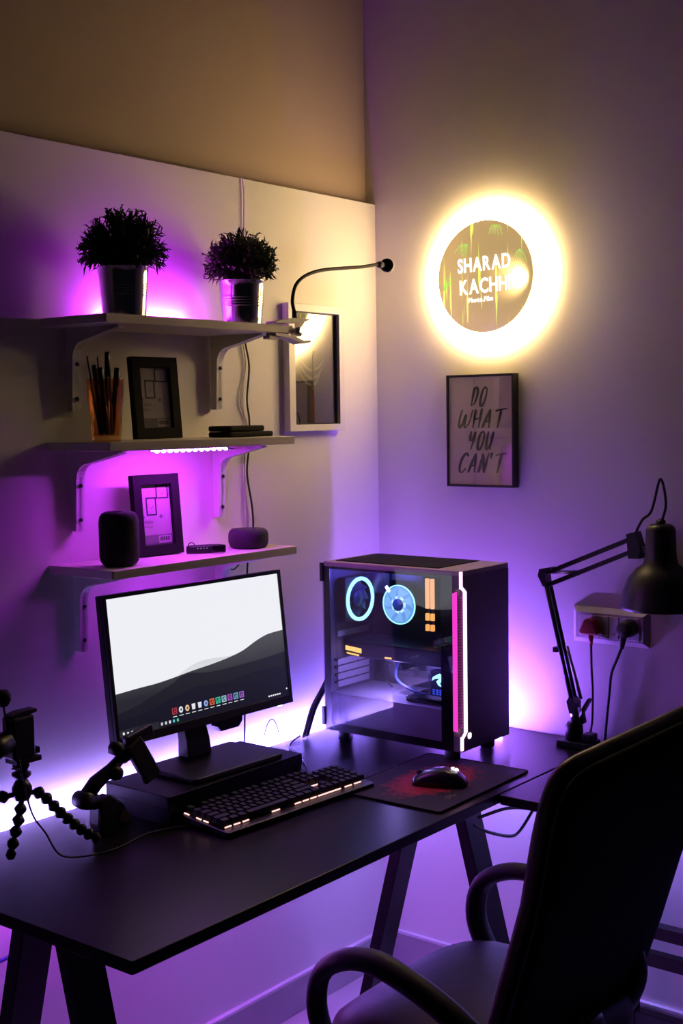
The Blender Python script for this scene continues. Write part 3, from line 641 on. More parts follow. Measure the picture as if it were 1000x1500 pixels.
# ================================================================== MOUSE + PAD
M = bpy.data.materials.new('mousepad_print'); M.use_nodes = True; nt = M.node_tree; bs = nt.nodes['Principled BSDF']; MATS['mousepad_print'] = M
tc = nt.nodes.new('ShaderNodeTexCoord'); ln = nt.nodes.new('ShaderNodeVectorMath'); ln.operation = 'LENGTH'
mpn = nt.nodes.new('ShaderNodeMapping'); mpn.inputs['Location'].default_value = (.005, -.02, 0); mpn.inputs['Scale'].default_value = (8, 14, 0)
nz = nt.nodes.new('ShaderNodeTexNoise'); nz.inputs['Scale'].default_value = 45; nz.inputs['Detail'].default_value = 6; nz.inputs['Roughness'].default_value = .7
ma = nt.nodes.new('ShaderNodeMath'); ma.operation = 'MULTIPLY_ADD'; ma.inputs[1].default_value = 1.5; mb_ = nt.nodes.new('ShaderNodeMath'); mb_.operation = 'SUBTRACT'
rp = nt.nodes.new('ShaderNodeValToRGB'); e = rp.color_ramp.elements; e[0].position = .04; e[0].color = (.012, .006, .009, 1); e[1].position = .5; e[1].color = (.42, .012, .012, 1)
nt.links.new(tc.outputs['Object'], mpn.inputs[0]); nt.links.new(mpn.outputs[0], ln.inputs[0]); nt.links.new(tc.outputs['Object'], nz.inputs['Vector'])
nt.links.new(nz.outputs[0], ma.inputs[0]); nt.links.new(ln.outputs['Value'], mb_.inputs[1]); nt.links.new(ma.outputs[0], mb_.inputs[0]); nt.links.new(mb_.outputs[0], rp.inputs[0]); nt.links.new(rp.outputs[0], bs.inputs['Base Color'])
bs.inputs['Roughness'].default_value = .8
pad = thing('mouse_pad', 'black cloth mouse pad with a red splash print', 'mouse pad', (-0.532, -0.542, 0.7405), R(1))
MB().prism(rrect(-.186, .186, -.136, .136, .008), 'z', 0, .0035).build('cloth', M, pad, world=False, bevel=.001)
MB().ring_prism(rrect(-.187, .187, -.137, .137, .009), rrect(-.1845, .1845, -.1345, .1345, .007), 'z', 0.0003, .0040).build('stitched_edge', BLKM, pad, world=False)
PADL = mat('pad_logo', (.22, .18, .2), .7)
for pts in ([(-.105, -.098), (-.09, -.092), (-.07, -.088)], [(-.09, -.085), (-.08, -.095), (-.072, -.105)], [(-.10, -.104), (-.085, -.098), (-.06, -.096)]):
    MB().tube(smooth([(x, y, .0037) for x, y in pts], 3), [(.0012, .0004)]*7, 6).build('printed_mark', PADL, pad, world=False)
ms = thing('mouse', 'black gaming mouse with a glowing mark on the pad', 'mouse', (-0.552, -0.572, 0.7445), R(24))
secs = []
for t, hw, hh in ((-.06, .012, .008), (-.055, .022, .018), (-.04, .030, .030), (-.015, .0325, .038), (.01, .031, .036), (.035, .029, .029), (.052, .026, .020), (.060, .018, .012)):
    secs.append([Vector((hw*(abs(math.cos(a))**.7)*(1 if math.cos(a) > 0 else -1), t, max(0.0006, hh*(max(0, math.sin(a))**.75)))) for a in [PI*k/12 for k in range(13)]])
MB().loft(secs).build('shell', mat('mouse_shell', (.012, .011, .013), .3), ms, world=False)
MB().cyl((-.003, .045, .0235), (.003, .045, .0235), .007, n=14).build('wheel', RUBBER, ms, world=False)
mark = smooth([(.006, -.030, .0372), (.0, -.026, .0380), (-.006, -.030, .0372), (-.005, -.037, .0348), (.001, -.040, .0335), (.006, -.037, .0348), (.002, -.034, .0362)], 4)
MB().tube(mark, .0014, 6).build('glowing_mark', emit('mouse_mark', (1, .85, .95), 5), ms, world=False)

# ================================================================== COMPUTER TOWER
X0, X1, Y0, Y1, Z0, Z1 = -.385, -.172, -.112, -.52, .77, 1.195
pc = thing('computer_tower', 'dark glass sided computer tower lit blue and pink inside', 'computer', (-.28, -.315, .74))
CASE = mat('case_paint', (.16, .13, .16), .45); CASEI = mat('case_inner', (.11, .10, .13), .5)
MB().box(X0+.006, X1, Y1+.022, Y0, Z0, Z0+.012).build('bottom_panel', CASE, pc, bevel=.001)
top = MB().box(X0+.001, X1, Y1, Y0, Z1-.012, Z1).build('top_panel', mat('case_top', (.38, .31, .31), .4), pc, bevel=.0015)
mesh = MB().box(X0+.022, X1-.012, -.445, -.135, Z1+.0002, Z1+.0022).build('top_mesh', BLKM, top, bevel=.0005)
MB().box(X1-.012, X1, Y1+.022, Y0, Z0+.0122, Z1-.0122).build('side_panel', CASE, pc)
MB().box(X0+.006, X1-.0125, Y0-.008, Y0, Z0+.0122, Z1-.0122).build('rear_panel', CASEI, pc)
# front panel with a cut corner
MB().prism([(X1, Y1+.02), (X1, Y1), (-.3615, Y1), (-.3675, -.506), (X0+.001, -.4975)], 'z', Z0, Z1-.0122).build('front_panel', CASE, pc)
PINK = emit('pink_strip', (1.0, .05, .66), .95); PWHITE = emit('white_strip', (1.0, .52, .92), 2.4)
for z0, z1 in ((Z0, .806), (1.154, Z1-.0122)):
    MB().prism([(X0+.001, -.4975), (-.3675, -.506), (-.3615, Y1), (X0+.001, Y1)], 'z', z0, z1).build('corner_block', CASE, pc)
def strip(poly_pts, name, m): pass
zb0, zb1, zt0, zt1 = .806, .818, 1.142, 1.154
MB().add([(X0-.0005, -.4985, zb1), (X0-.0005, -.4985, zt0), (-.3765, -.505, zt0+.004), (-.3765, -.505, zb1-.004), (X0+.001, -.4965, zb1), (X0+.001, -.4965, zt0), (-.3765, -.503, zt0+.004), (-.3765, -.503, zb1-.004)],
         [(0, 1, 2, 3), (7, 6, 5, 4), (0, 4, 5, 1), (1, 5, 6, 2), (2, 6, 7, 3), (3, 7, 4, 0)]).build('light_strip', PINK, pc)
MB().box(-.3685, -.3605, Y1-.0012, Y1+.004, zb1-.004, zt0+.004).build('light_strip', PWHITE, pc)
def slant(x0, z0, x1, z1, wd, m, y=Y1-.0012):
    d = Vector((x1-x0, 0, z1-z0)).normalized(); n_ = Vector((-d.z, 0, d.x))*wd/2
    a, c = Vector((x0, y, z0)), Vector((x1, y, z1)); o_ = Vector((0, .003, 0))
    q = [a+n_, a-n_, c-n_, c+n_]
    MB().add(q+[p+o_ for p in q], [(0, 1, 2, 3), (7, 6, 5, 4), (0, 4, 5, 1), (1, 5, 6, 2), (2, 6, 7, 3), (3, 7, 4, 0)]).build('light_strip', m, pc)
slant(-.3645, zt0+.002, -.3815, zt1+.004, .007, PWHITE); slant(-.3645, zb1-.002, -.3815, zb0-.004, .007, PWHITE)
MB().box(X0-.0005, X0+.0075, Y1-.0012, Y1+.003, 1.154, Z1-.001).build('light_strip', PWHITE, pc)
MB().box(X0-.0005, X0+.0075, Y1-.0012, Y1+.003, Z0+.004, .806).build('light_strip', PWHITE, pc)
SL = mat('slat', (.55, .10, .45), .4)  # pink light of the strips put into the slat colour
for k in range(46):
    z = .824+k*.0068
    MB().add([(-.3765, -.5045, z), (-.3675, -.5125, z), (-.3675, -.5125, z+.0034), (-.3765, -.5045, z+.0034), (-.3755, -.5030, z), (-.3665, -.5110, z), (-.3665, -.5110, z+.0034), (-.3755, -.5030, z+.0034)],
             [(0, 1, 2, 3), (7, 6, 5, 4), (0, 4, 5, 1), (1, 5, 6, 2), (2, 6, 7, 3), (3, 7, 4, 0)]).build('slat', SL, pc)
# glowing badge
MB().prism([(-.358, .800), (-.354, .797), (-.349, .797), (-.345, .800), (-.345, .808), (-.348, .811), (-.3515, .808), (-.355, .811), (-.358, .808)], 'y', Y1-.0014, Y1+.001).build('badge', emit('badge', (1, .7, .9), 3), pc)
# glass side
gp = MB().box(X0-.0005, X0+.003, -.497, Y0+.003, Z0-.002, Z1-.004).build('glass_panel', glass('tower_glass', (.88, .86, .93), 1.68), pc)
MB().ring_prism(pr(-.497, Y0+.003, Z0-.002, Z1-.004), pr(-.462, Y0-.017, .787, 1.177), 'x', X0+.0034, X0+.0055).build('black_border', BLKG, gp)
for y, z in ((Y0+.0005, Z1-.03), (Y0+.0005, Z0+.03)): MB().box(X0-.004, X0+.004, y, y+.008, z-.02, z+.026).build('hinge', BLK, pc)
for x in (X0+.03, X1-.03):
    for y in (Y1+.045, Y0-.04):
        MB().lathe([(.016, 0), (.019, .004), (.019, .027), (.015, .0295)], 20, (x, y, .7402)).build('foot', BLK, pc)
# inside
MB().box(-.1895, -.1845, -.49, Y0-.009, Z0+.0125, Z1-.0125).build('motherboard_tray', mat('tray', (.05, .045, .06), .5), pc)
mbo = MB().box(-.196, -.1898, -.41, -.135, .885, 1.165).build('motherboard', mat('pcb', (.012, .012, .02), .4), pc)
for (y0, y1, z0, z1, d) in ((-.20, -.145, 1.10, 1.16, .03), (-.30, -.2, 1.135, 1.16, .022), (-.38, -.30, .90, .93, .012), (-.26, -.22, .89, .90, .01)):
    MB().box(-.196-d, -.1962, y0, y1, z0, z1).build('heatsink', mat('heatsink', (.06, .06, .09), .35, metal=.6), mbo, bevel=.001)
for y in (-.318, -.290): MB().box(-.200, -.1962, y-.003, y+.003, 1.02, 1.15).build('memory_slot', BLK, mbo)
MB().box(X0+.012, -.1965, -.492, Y0-.0085, Z0+.0125, .862).build('power_shroud', mat('shroud', (.30, .28, .36), .45), pc, bevel=.0015)
# rear fan
MF = Matrix.Rotation(R(90), 3, 'X')      # lathe z -> -y
fan = MB().ring_prism(rrect(-.339, -.221, 1.031, 1.149, .008), [(-.28+.054*math.cos(2*PI*k/20+PI/4-.15*0), 1.09+.054*math.sin(2*PI*k/20+PI/4)) for k in range(20)], 'y', Y0-.033, Y0-.0085)
fan = fan.build('rear_fan', BLK, pc)
MB().lathe([(.0475, .0), (.0565, .0), (.0565, .004), (.0475, .004), (.0475, 0)], 48, (-.28, Y0-.0332, 1.09), MF, cap=False).build('fan_ring', emit('fan_ring', (.24, .70, 1.0), 3.4), fan)
BLADE = mat('fan_blade', (.03, .03, .09), .35)
MB().lathe([(.001, 0), (.018, 0), (.019, .003), (.019, .012)], 24, (-.28, Y0-.030, 1.09), Matrix.Rotation(R(-90), 3, 'X')).build('hub', BLADE, fan)
def blades(c, ax, r0, r1, n_, m, parent, tw=.010):
    c = Vector(c)
    for k in range(n_):
        a0 = 2*PI*k/n_; q = []
        for i in range(5):
            r_ = r0+(r1-r0)*i/4
            for j, da in ((0, -.30), (1, .30)):
                a = a0+da*(.8+.4*i/4)+.25*i/4; h = (j-.5)*tw
                q.append(c+(Vector((r_*math.cos(a), h, r_*math.sin(a))) if ax == 'y' else Vector((h, r_*math.cos(a), r_*math.sin(a)))))
        MB().add(q, [(2*i, 2*i+1, 2*i+3, 2*i+2) for i in range(4)], True).build('blade', m, parent)
blades((-.28, Y0-.022, 1.09), 'y', .018, .046, 9, BLADE, fan)
# cpu cooler: lit fan facing the glass
MC = MX
cc = Vector((-.196, -.243, 1.078))
ck = MB().lathe([(.05, 0), (.051, .010), (.051, .044), (.0485, .047)], 40, cc, MC).build('cpu_cooler', mat('cooler', (.02, .025, .05), .4), pc)
MB().lathe([(.0475, .0475), (.0505, .0475), (.0505, .050), (.0475, .050), (.0475, .0475)], 48, cc, MC, cap=False).build('fan_ring', emit('cooler_ring', (.30, .85, 1.0), 2.2), ck)
MB().lathe([(.001, .0472), (.0465, .0472), (.0465, .0476), (.001, .0476)], 40, cc, MC).build('lit_plate', emit('cooler_plate', (.18, .46, 1.0), 1.05), ck)
blades(cc+Vector((-.0515, 0, 0)), 'x', .016, .045, 7, emit('cooler_blade', (.26, .60, 1.0), 1.15), ck, .004)
MB().lathe([(.001, .05), (.0150, .05), (.0155, .055), (.001, .0555)], 24, cc, MC).build('hub', mat('hub_blue', (.03, .05, .2), .4, em=(.03, .06, .35), es=.5), ck)
MB().lathe([(.0155, .0505), (.022, .0505), (.022, .0512), (.0155, .0512), (.0155, .0505)], 32, cc, MC, cap=False).build('hub_glow', emit('hub_glow', (.55, .85, 1), 1.6), ck)
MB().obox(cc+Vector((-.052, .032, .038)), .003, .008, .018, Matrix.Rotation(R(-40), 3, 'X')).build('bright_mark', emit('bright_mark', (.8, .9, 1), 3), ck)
# memory
for y, pk in ((-.318, 0), (-.290, 1)):
    y = -.347+.015*pk
    rm = MB().box(-.243, -.2002, y-.0035, y+.0035, 1.018, 1.152).build('memory_module', mat('ram_dark', (.03, .02, .02), .4), pc)
    for z0, z1, c in ((1.076, 1.151, (1.0, .50, .20)), (1.046, 1.064, (1.0, .50, .12)), (1.020, 1.036, (1.0, .45, .10))):
        MB().box(-.2505, -.2432, y-.0048, y+.0048, z0, z1).build('light_bar', emit('ram_light_%d' % int(z0*1000), c, 1.4), rm, bevel=.001)
# graphics card
gc = MB().box(-.318, -.2, -.42, Y0-.012, .948, .985).build('graphics_card', mat('gpu', (.012, .012, .03), .35), pc, bevel=.003)
MB().box(-.320, -.2, -.42, Y0-.014, .9852, .9875).build('backplate', DARKMET, gc)
GY = emit('gpu_light', (1.0, .60, .14), 1.7)
MB().prism([(-.178, .958), (-.128, .963), (-.128, .974), (-.178, .970)], 'x', -.3205, -.3182).build('light_bar', GY, gc)
MB().prism([(-.170, .950), (-.132, .9535), (-.132, .957), (-.170, .954)], 'x', -.3205, -.3182).build('light_bar', GY, gc)
MB().box(-.3205, -.3182, -.272, -.252, .953, .957).build('light_bar', GY, gc)
for y in (-.2, -.3):
    MB().lathe([(.02, 0), (.036, 0), (.036, .004), (.02, .004), (.02, 0)], 24, (-.26, y, .9435), cap=False).build('fan_shroud', BLK, gc)
# slot covers
SLC = mat('slot_cover', (.62, .56, .68), .5, metal=.3, noise=.5, nscale=420)
for k, z in enumerate((1.005, .933, .914, .895, .876)):
    MB().box(-.345, -.215, Y0-.0115, Y0-.0085, z-.0068, z+.0068).build('slot_cover', SLC, pc, bevel=.0008)
    MB().box(-.345, -.215, Y0-.013, Y0-.0117, z+.0072, z+.0088).build('slot_edge', mat('slot_edge', (.6, .55, .65), .4), pc)
for k in range(4):
    MB().cyl((-.352, Y0-.012, .933-.019*k+.008), (-.352, Y0-.0085, .933-.019*k+.008), .004, n=10).build('screw', DARKMET, pc)
# drive on the shroud and a lit device by the glass
MB().prism(rrect(-.35, -.25, -.45, -.335, .006), 'z', .8625, .876).build('solid_state_drive', BLKG, pc, bevel=.002)
dv = MB().box(-.345, -.315, -.455, -.405, .884, .945).build('lit_device', mat('device', (.02, .03, .12), .4), pc, bevel=.002)
LOGO = emit('device_logo', (.35, .75, 1.0), 2.2)
MB().prism([(-.452, .936), (-.432, .940), (-.414, .930), (-.411, .921), (-.420, .926), (-.432, .928), (-.424, .920), (-.430, .911), (-.440, .908), (-.434, .916), (-.441, .925)], 'x', -.3465, -.3452).build('wing_logo', LOGO, dv)
for r_ in range(3):
    for c_ in range(4): MB().box(-.3462, -.3452, -.449+.010*c_, -.443+.010*c_, .888+.005*r_, .8905+.005*r_).build('lit_dot', emit('device_dot', (.06, .12, 1.0), 1.2), dv)
cb = MB().tube(smooth([(-.215, -.22, .93), (-.27, -.25, .90), (-.30, -.30, .885), (-.31, -.36, .875), (-.30, -.42, .867)], 6), .004, 8).build('cable_bundle', mat('sleeve', (.06, .10, .28), .4), pc)
MB().tube(smooth([(-.20, -.17, .93), (-.24, -.18, .905), (-.27, -.21, .893), (-.30, -.26, .880)], 6), .003, 8).build('inner_cable', RUBBER, pc)
def lamp(name, loc, col, pw, size=.02):
    d = bpy.data.lights.new(name, 'POINT'); d.color = col; d.energy = pw; d.shadow_soft_size = size
    o = bpy.data.objects.new(name, d); COL.objects.link(o); o.location = loc; return o
lamp('tower_glow_upper', (-.30, -.20, 1.155), (.15, .12, 1.0), .6)
lamp('tower_glow_lower', (-.31, -.27, .925), (.40, .30, 1.0), .9)
# cables at the back left of the tower
for k, (dx, lab) in enumerate(((0, 'thick black cable rising behind the tower, nearest the monitor'), (.014, 'thick black cable rising behind the tower, nearest the tower'))):
    tag(MB().tube(smooth([(-.405+dx, -.055, .7465), (-.400+dx, -.055, .753), (-.37+dx, -.055, .81), (-.345+dx, -.07, .86), (-.33+dx, -.085, .90)], 6), .005, 8).build('tower_cable', RUBBER), lab, 'cable', 'cables behind the tower')

# ================================================================== DESK LAMP
lx = -.072
L = thing('desk_lamp', 'black jointed arm desk lamp clamped by the right wall', 'lamp', (lx, -.652, .74))
MB().prism(rrect(lx-.035, lx+.035, -.70, -.612, .006), 'z', .7402, .756).build('clamp_base', BLK, L, bevel=.002)
MB().lathe([(.022, .756), (.022, .79), (.017, .798), (.001, .798)], 20, (lx, -.645, 0)).build('clamp_post', BLK, L)
MB().box(lx-.018, lx+.018, -.70, -.672, .757, .775).build('clamp_knob', BLK, L, bevel=.003)
MB().cyl((lx, -.647, .799), (lx, -.647, .835), .011).build('swivel_pin', STEEL, L)
MB().prism([(-.655, .822), (-.640, .822), (-.632, .85), (-.640, .865), (-.655, .85)], 'x', lx-.016, lx+.016).build('lower_bracket', DARKMET, L)
MB().prism([(-.662, .79), (-.675, .80), (-.668, .835), (-.685, .862), (-.69, .858), (-.672, .826), (-.655, .80)], 'x', lx-.008, lx+.008).build('lever', DARKMET, L)
E1, E2 = Vector((lx, -.566, 1.158)), Vector((lx, -.800, 1.252))
for dx in (-.010, .010):
    a, c = Vector((lx+dx, -.645, .845)), E1+Vector((dx, -.008, -.025))
    MB().cyl(a, c, .0055, n=8).build('lower_arm', DARKMET, L)
MB().cyl((lx, -.664, .858), (lx, -.626, .985), .0042, n=8).build('tension_spring', STEEL, L)
MB().obox((lx, -.6, .975), .03, .012, .012).build('spring_clip', DARKMET, L)
MB().prism([(-.566, 1.130), (-.552, 1.155), (-.556, 1.172), (-.585, 1.178), (-.592, 1.170), (-.572, 1.166), (-.578, 1.128)], 'x', lx-.014, lx+.014).build('elbow_bracket', DARKMET, L)
for z, y0 in ((.0, -.585), (-.034, -.578)):
    MB().obox((Vector((lx, y0, 1.168+z))+Vector((lx, -.797, 1.258+z*.9)))/2, .014, (Vector((0, y0, 1.168+z))-Vector((0, -.797, 1.258+z*.9))).length, .0105, Matrix.Rotation(math.atan2(-(1.258+z*.9-1.168-z), abs(-.797-y0)), 3, 'X')).build('upper_arm', DARKMET, L)
MB().cyl((lx, -.565, 1.163), (lx, -.672, 1.171), .0045, n=8).build('tension_spring', STEEL, L)
MB().prism([(-.795, 1.212), (-.79, 1.27), (-.812, 1.276), (-.826, 1.235), (-.822, 1.213)], 'x', lx-.016, lx+.016).build('head_bracket', DARKMET, L)
sc_ = Vector((lx, -.870, 0))
MB().cyl((lx, -.815, 1.235), (lx, -.842, 1.232), .008, n=10).build('head_pin', STEEL, L)
SHM = mat('shade_paint', (.018, .018, .016), .38)
prof = [(.001, 1.296), (.022, 1.296), (.030, 1.291), (.034, 1.282), (.036, 1.222), (.040, 1.203), (.058, 1.190), (.074, 1.170), (.086, 1.140), (.092, 1.106), (.0925, 1.098), (.0905, 1.098), (.084, 1.138), (.072, 1.166), (.056, 1.185), (.038, 1.196), (.001, 1.198)]
MB().lathe(prof, 48, sc_).build('shade', SHM, L)
MB().lathe([(.001, 1.197), (.012, 1.197), (.013, 1.18), (.022, 1.16), (.026, 1.142), (.020, 1.125), (.001, 1.118)], 20, sc_).build('bulb', mat('bulb_off', (.5, .5, .48), .2), L)
MB().lathe([(.011, 1.2962), (.011, 1.303), (.006, 1.308), (.001, 1.308)], 14, sc_).build('cable_gland', BLK, L)
MB().tube(smooth([(lx, -.805, 1.268), (lx, -.823, 1.303), (lx, -.846, 1.325), (lx, -.862, 1.385), (lx, -.868, 1.40), (lx, -.876, 1.385), (lx, -.882, 1.34), (lx, -.873, 1.305)], 6), .0032, 8).build('lamp_cable', RUBBER, L)

# ================================================================== SOCKET AND PLUGS
so = thing('wall_socket', 'white plastic socket plate on the right wall', 'socket', (0, -.71, .985))
PL = mat('socket_plastic', (.60, .55, .58), .35)
def frustum(y0, y1, z0, z1, xa, xb, ins, n, m, p):
    v = [(xa, y0, z0), (xa, y1, z0), (xa, y1, z1), (xa, y0, z1), (xb, y0+ins, z0+ins), (xb, y1-ins, z0+ins), (xb, y1-ins, z1-ins), (xb, y0+ins, z1-ins)]
    return MB().add(v, [(3, 2, 1, 0), (4, 5, 6, 7), (0, 1, 5, 4), (1, 2, 6, 5), (2, 3, 7, 6), (3, 0, 4, 7)]).build(n, m, p)
frustum(-.812, -.606, .986, 1.076, -.0005, -.014, .013, 'plate', PL, so)
for k, (y0, y1) in enumerate(((-.682, -.630), (-.709, -.684), (-.736, -.711), (-.790, -.738))):
    q = frustum(y0, y1, 1.003, 1.058, -.0142, -.0175 if k in (1, 2) else -.0155, .0015, 'switch' if k in (1, 2) else 'outlet', PL, so)
    if k in (1, 2): MB().box(-.0188, -.0177, (y0+y1)/2-.002, (y0+y1)/2+.002, 1.012, 1.018).build('indicator', mat('indicator', (.4, .05, .1), .3), q)
rp_ = thing('plug', 'red three pin plug in the left outlet', 'plug', (-.03, -.668, 1.01), group='plugs in the wall socket')
MB().prism([(-.645, 1.012), (-.690, 1.012), (-.694, 1.020), (-.680, 1.048), (-.672, 1.052), (-.662, 1.052), (-.654, 1.048), (-.641, 1.020)], 'x', -.043, -.016).build('body', REDPL, rp_, bevel=.004)
MB().cyl((-.028, -.668, 1.013), (-.028, -.668, .985), .0065, .0045, 10).build('strain_relief', REDPL, rp_)
MB().tube(smooth([(-.028, -.668, .986), (-.026, -.668, .93), (-.024, -.670, .87), (-.022, -.668, .80), (-.020, -.662, .765), (-.018, -.655, .7435)], 6), .0032, 8).build('cord', REDCAB, rp_)
bpz = thing('plug', 'round black plug in the right outlet', 'plug', (-.03, -.764, 1.01), group='plugs in the wall socket')
MB().lathe([(.021, .016), (.022, .02), (.020, .045), (.014, .050), (.001, .050)], 20, (0, -.764, 1.034), MX).build('body', BLK, bpz)
MB().cyl((-.035, -.760, 1.018), (-.032, -.752, .985), .008, .005, 10).build('strain_relief', BLK, bpz)
MB().tube(smooth([(-.032, -.752, .988), (-.03, -.74, .96), (-.026, -.722, .92), (-.025, -.716, .87), (-.022, -.708, .81), (-.02, -.703, .765), (-.018, -.701, .742)], 6), .0036, 8).build('cord', RUBBER, bpz)

# ================================================================== OFFICE CHAIR (local: faces +y)
ch = thing('office_chair', 'black office chair with looped arms pulled up to the desk', 'chair', (-.925, -.92, 0), 0)
LEATH = mat('black_leather', (.018, .013, .016), .5, bump=.25, bscale=25, spec=.14); BACKM = mat('chair_back_cloth', (.006, .006, .007), .95, spec=.1)
def sel(hw, hd, n_=28, p=.45):
    return [(hw*abs(math.cos(a))**p*(1 if math.cos(a) >= 0 else -1), hd*abs(math.sin(a))**p*(1 if math.sin(a) >= 0 else -1)) for a in [2*PI*k/n_ for k in range(n_)]]
secs = []
for z, q in ((.405, .90), (.415, .97), (.44, 1.0), (.468, 1.0), (.488, .965), (.499, .87), (.506, .66), (.509, .35), (.507, .02)):
    secs.append([Vector((x, y+.005, z+(.012*(1-(y/.225)**2) if z > .48 else 0)-(.02*max(0, y/.225)**3 if z > .46 else 0))) for x, y in sel(.238*q, .228*q)])
MB().loft(secs).build('seat', LEATH, ch, world=False)
MB().prism(rrect(-.2, .2, -.2, .19, .04), 'z', .385, .406).build('seat_pan', BLK, ch, world=False)
# backrest: black shell behind, leather cushion in front
def back_part(name, m, yo, th, zlo, zhi, dw):
    secs = []
    for t in (0, .01, .03, .08, .18, .3, .42, .55, .68, .78, .86, .91, .95, .975, .99, 1.0):
        z = zlo+(zhi-zlo)*t
        hw = .27+dw+.038*max(0, min(1, (z-.78)/.16))-.02*max(0, (.6-z)/.16); tt = th
        d = (zhi-z)/.05
        if d < 1: hw -= .055*(1-math.sqrt(max(0, 1-(1-d)**2))); tt *= math.sqrt(max(.05, 1-(1-d)**3))
        if t < .02: tt *= .5; hw *= .95
        secs.append([Vector((.03+x, yo-.30*(z-.62)+y, z)) for x, y in sel(hw, tt, 32, .5)])
    return MB().loft(secs).build(name, m, ch, world=False)
back_part('backrest', BACKM, -.203, .017, .42, 1.030, .004)
back_part('back_cushion', mat('brown_leather', (.10, .068, .05), .5, noise=.4, nscale=30), -.166, .021, .49, 1.036, -.012)
# arms
for s_ in (-1, 1):
    x = .255*s_-.025
    path = smooth([(x*.8, .06, .40), (x, .085, .415), (x, .135, .47), (x, .165, .535), (x, .155, .60), (x, .11, .638), (x, .04, .652), (x, -.05, .630), (x, -.13, .595), (x, -.18, .555), (x, -.19, .50), (x*.95, -.16, .43), (x*.8, -.13, .40)], 5)
    MB().tube(path, [(.024, .017)]*len(path), 12, flat=(1, 0, 0)).build('armrest', mat('arm_plastic', (.010, .009, .010), .5, spec=.22), ch, world=False)
MB().cyl((0, -.02, .10), (0, -.02, .384), .026, n=18).build('gas_column', DARKMET, ch, world=False)
MB().cyl((0, -.02, .075), (0, -.02, .13), .045, .035, 18).build('hub', BLK, ch, world=False)
MB().tube(smooth([(0, -.14, .392), (0, -.20, .40), (0, -.235, .45), (0, -.215, .52)], 5), [(.035, .008)]*16, 10, flat=(1, 0, 0)).build('back_bar', DARKMET, ch, world=False)
for k in range(5):
    a = 2*PI*k/5+.3; d = Vector((math.cos(a), math.sin(a), 0)); o_ = Vector((0, -.02, 0))
    MB().tube([o_+d*.03+Vector((0, 0, .10)), o_+d*.16+Vector((0, 0, .092)), o_+d*.28+Vector((0, 0, .072))], [(.022, .016), (.018, .013), (.014, .010)], 10).build('base_spoke', BLK, ch, world=False)
    n_ = Vector((-d.y, d.x, 0))
    for s_ in (-1, 1): MB().cyl(o_+d*.285+n_*(.006*s_)+Vector((0, 0, .027)), o_+d*.285+n_*(.02*s_)+Vector((0, 0, .027)), .0265, n=16).build('caster', BLK, ch, world=False)

# ================================================================== FLEXIBLE TRIPOD WITH CAMERA
hub = Vector((-1.40, -.215, .878))
tp = thing('flexible_tripod', 'beaded flexible tripod standing at the left end of the desk', 'tripod', (hub.x, hub.y, .74))
BEAD = mat('tripod_bead', (.012, .012, .013), .35)
MB().lathe([(.001, -.022), (.013, -.020), (.0185, -.008), (.0185, .004), (.012, .016), (.001, .020)], 20, hub).build('hub', BEAD, tp)
bead_proto = [(.001, -.0100), (.0065, -.0095), (.0118, -.0018), (.0118, .0018), (.0065, .0095), (.001, .0100)]
def leg(path):
    q = smooth(path, 24); acc = 0; last = q[0]; first = None
    lg = None; pts = [q[0]]
    for p in q[1:]:
        acc += (p-last).length; last = p
        if acc > .0195: pts.append(p); acc = 0
    lg = MB().tube(pts, .005, 8).build('leg', BEAD, tp)
    for i, p in enumerate(pts[1:-1], 1):
        d = (pts[i+1]-pts[i-1]).normalized(); M3 = d.to_track_quat('Z', 'Y').to_matrix()
        MB().lathe(bead_proto, 14, p, M3).build('bead', BEAD, lg)
    MB().lathe([(.001, -.0105), (.006, -.009), (.0105, 0), (.006, .009), (.001, .0105)], 14, pts[-1]).build('foot', mat('tripod_foot', (.03, .027, .03), .6), lg)
leg([hub+Vector((-.006, -.006, -.015)), (-1.413, -.223, .835), (-1.428, -.222, .79), (-1.437, -.22, .753)])
leg([hub+Vector((.012, -.004, -.008)), (-1.365, -.225, .862), (-1.325, -.235, .815), (-1.285, -.243, .775), (-1.253, -.247, .751)])
leg([hub+Vector((-.014, .004, -.008)), (-1.445, -.19, .862), (-1.49, -.16, .82), (-1.53, -.13, .77), (-1.55, -.12, .751)])
MB().lathe([(.001, .0205), (.012, .0205), (.018, .026), (.018, .031), (.011, .035), (.013, .038), (.016, .044), (.013, .050), (.001, .0505)], 20, hub).build('ball_head', BEAD, tp)
MB().prism(rrect(hub.x-.022, hub.x+.034, hub.y-.02, hub.y+.02, .004), 'z', hub.z+.051, hub.z+.060).build('quick_release_plate', BLK, tp, bevel=.001)
MB().cyl((hub.x-.03, hub.y-.012, hub.z+.047), (hub.x-.012, hub.y-.014, hub.z+.042), .0018, n=6).build('tightening_pin', STEEL, tp)
cz = hub.z+.0605
cm = thing('camera', 'small black video camera on the flexible tripod', 'camera', (hub.x, hub.y, cz))
MB().prism(rrect(hub.x-.028, hub.x+.022, hub.y-.018, hub.y+.018, .006), 'z', cz, cz+.078).build('body', BLK, cm, bevel=.004)
MB().prism([(hub.x-.028, cz+.0785), (hub.x+.020, cz+.0785), (hub.x+.032, cz+.080), (hub.x+.032, cz+.087), (hub.x-.005, cz+.087), (hub.x-.026, cz+.083)], 'y', hub.y-.012, hub.y+.012).build('top_bracket', BLK, cm, bevel=.002)
MB().cyl((hub.x-.0285, hub.y-.004, cz+.038), (hub.x-.085, hub.y-.006, cz+.022), .019, .024, 20).build('lens', BLK, cm)
MB().box(hub.x+.0225, hub.x+.036, hub.y-.012, hub.y+.012, cz+.002, cz+.014).build('clamp_screw', BLK, cm, bevel=.002)
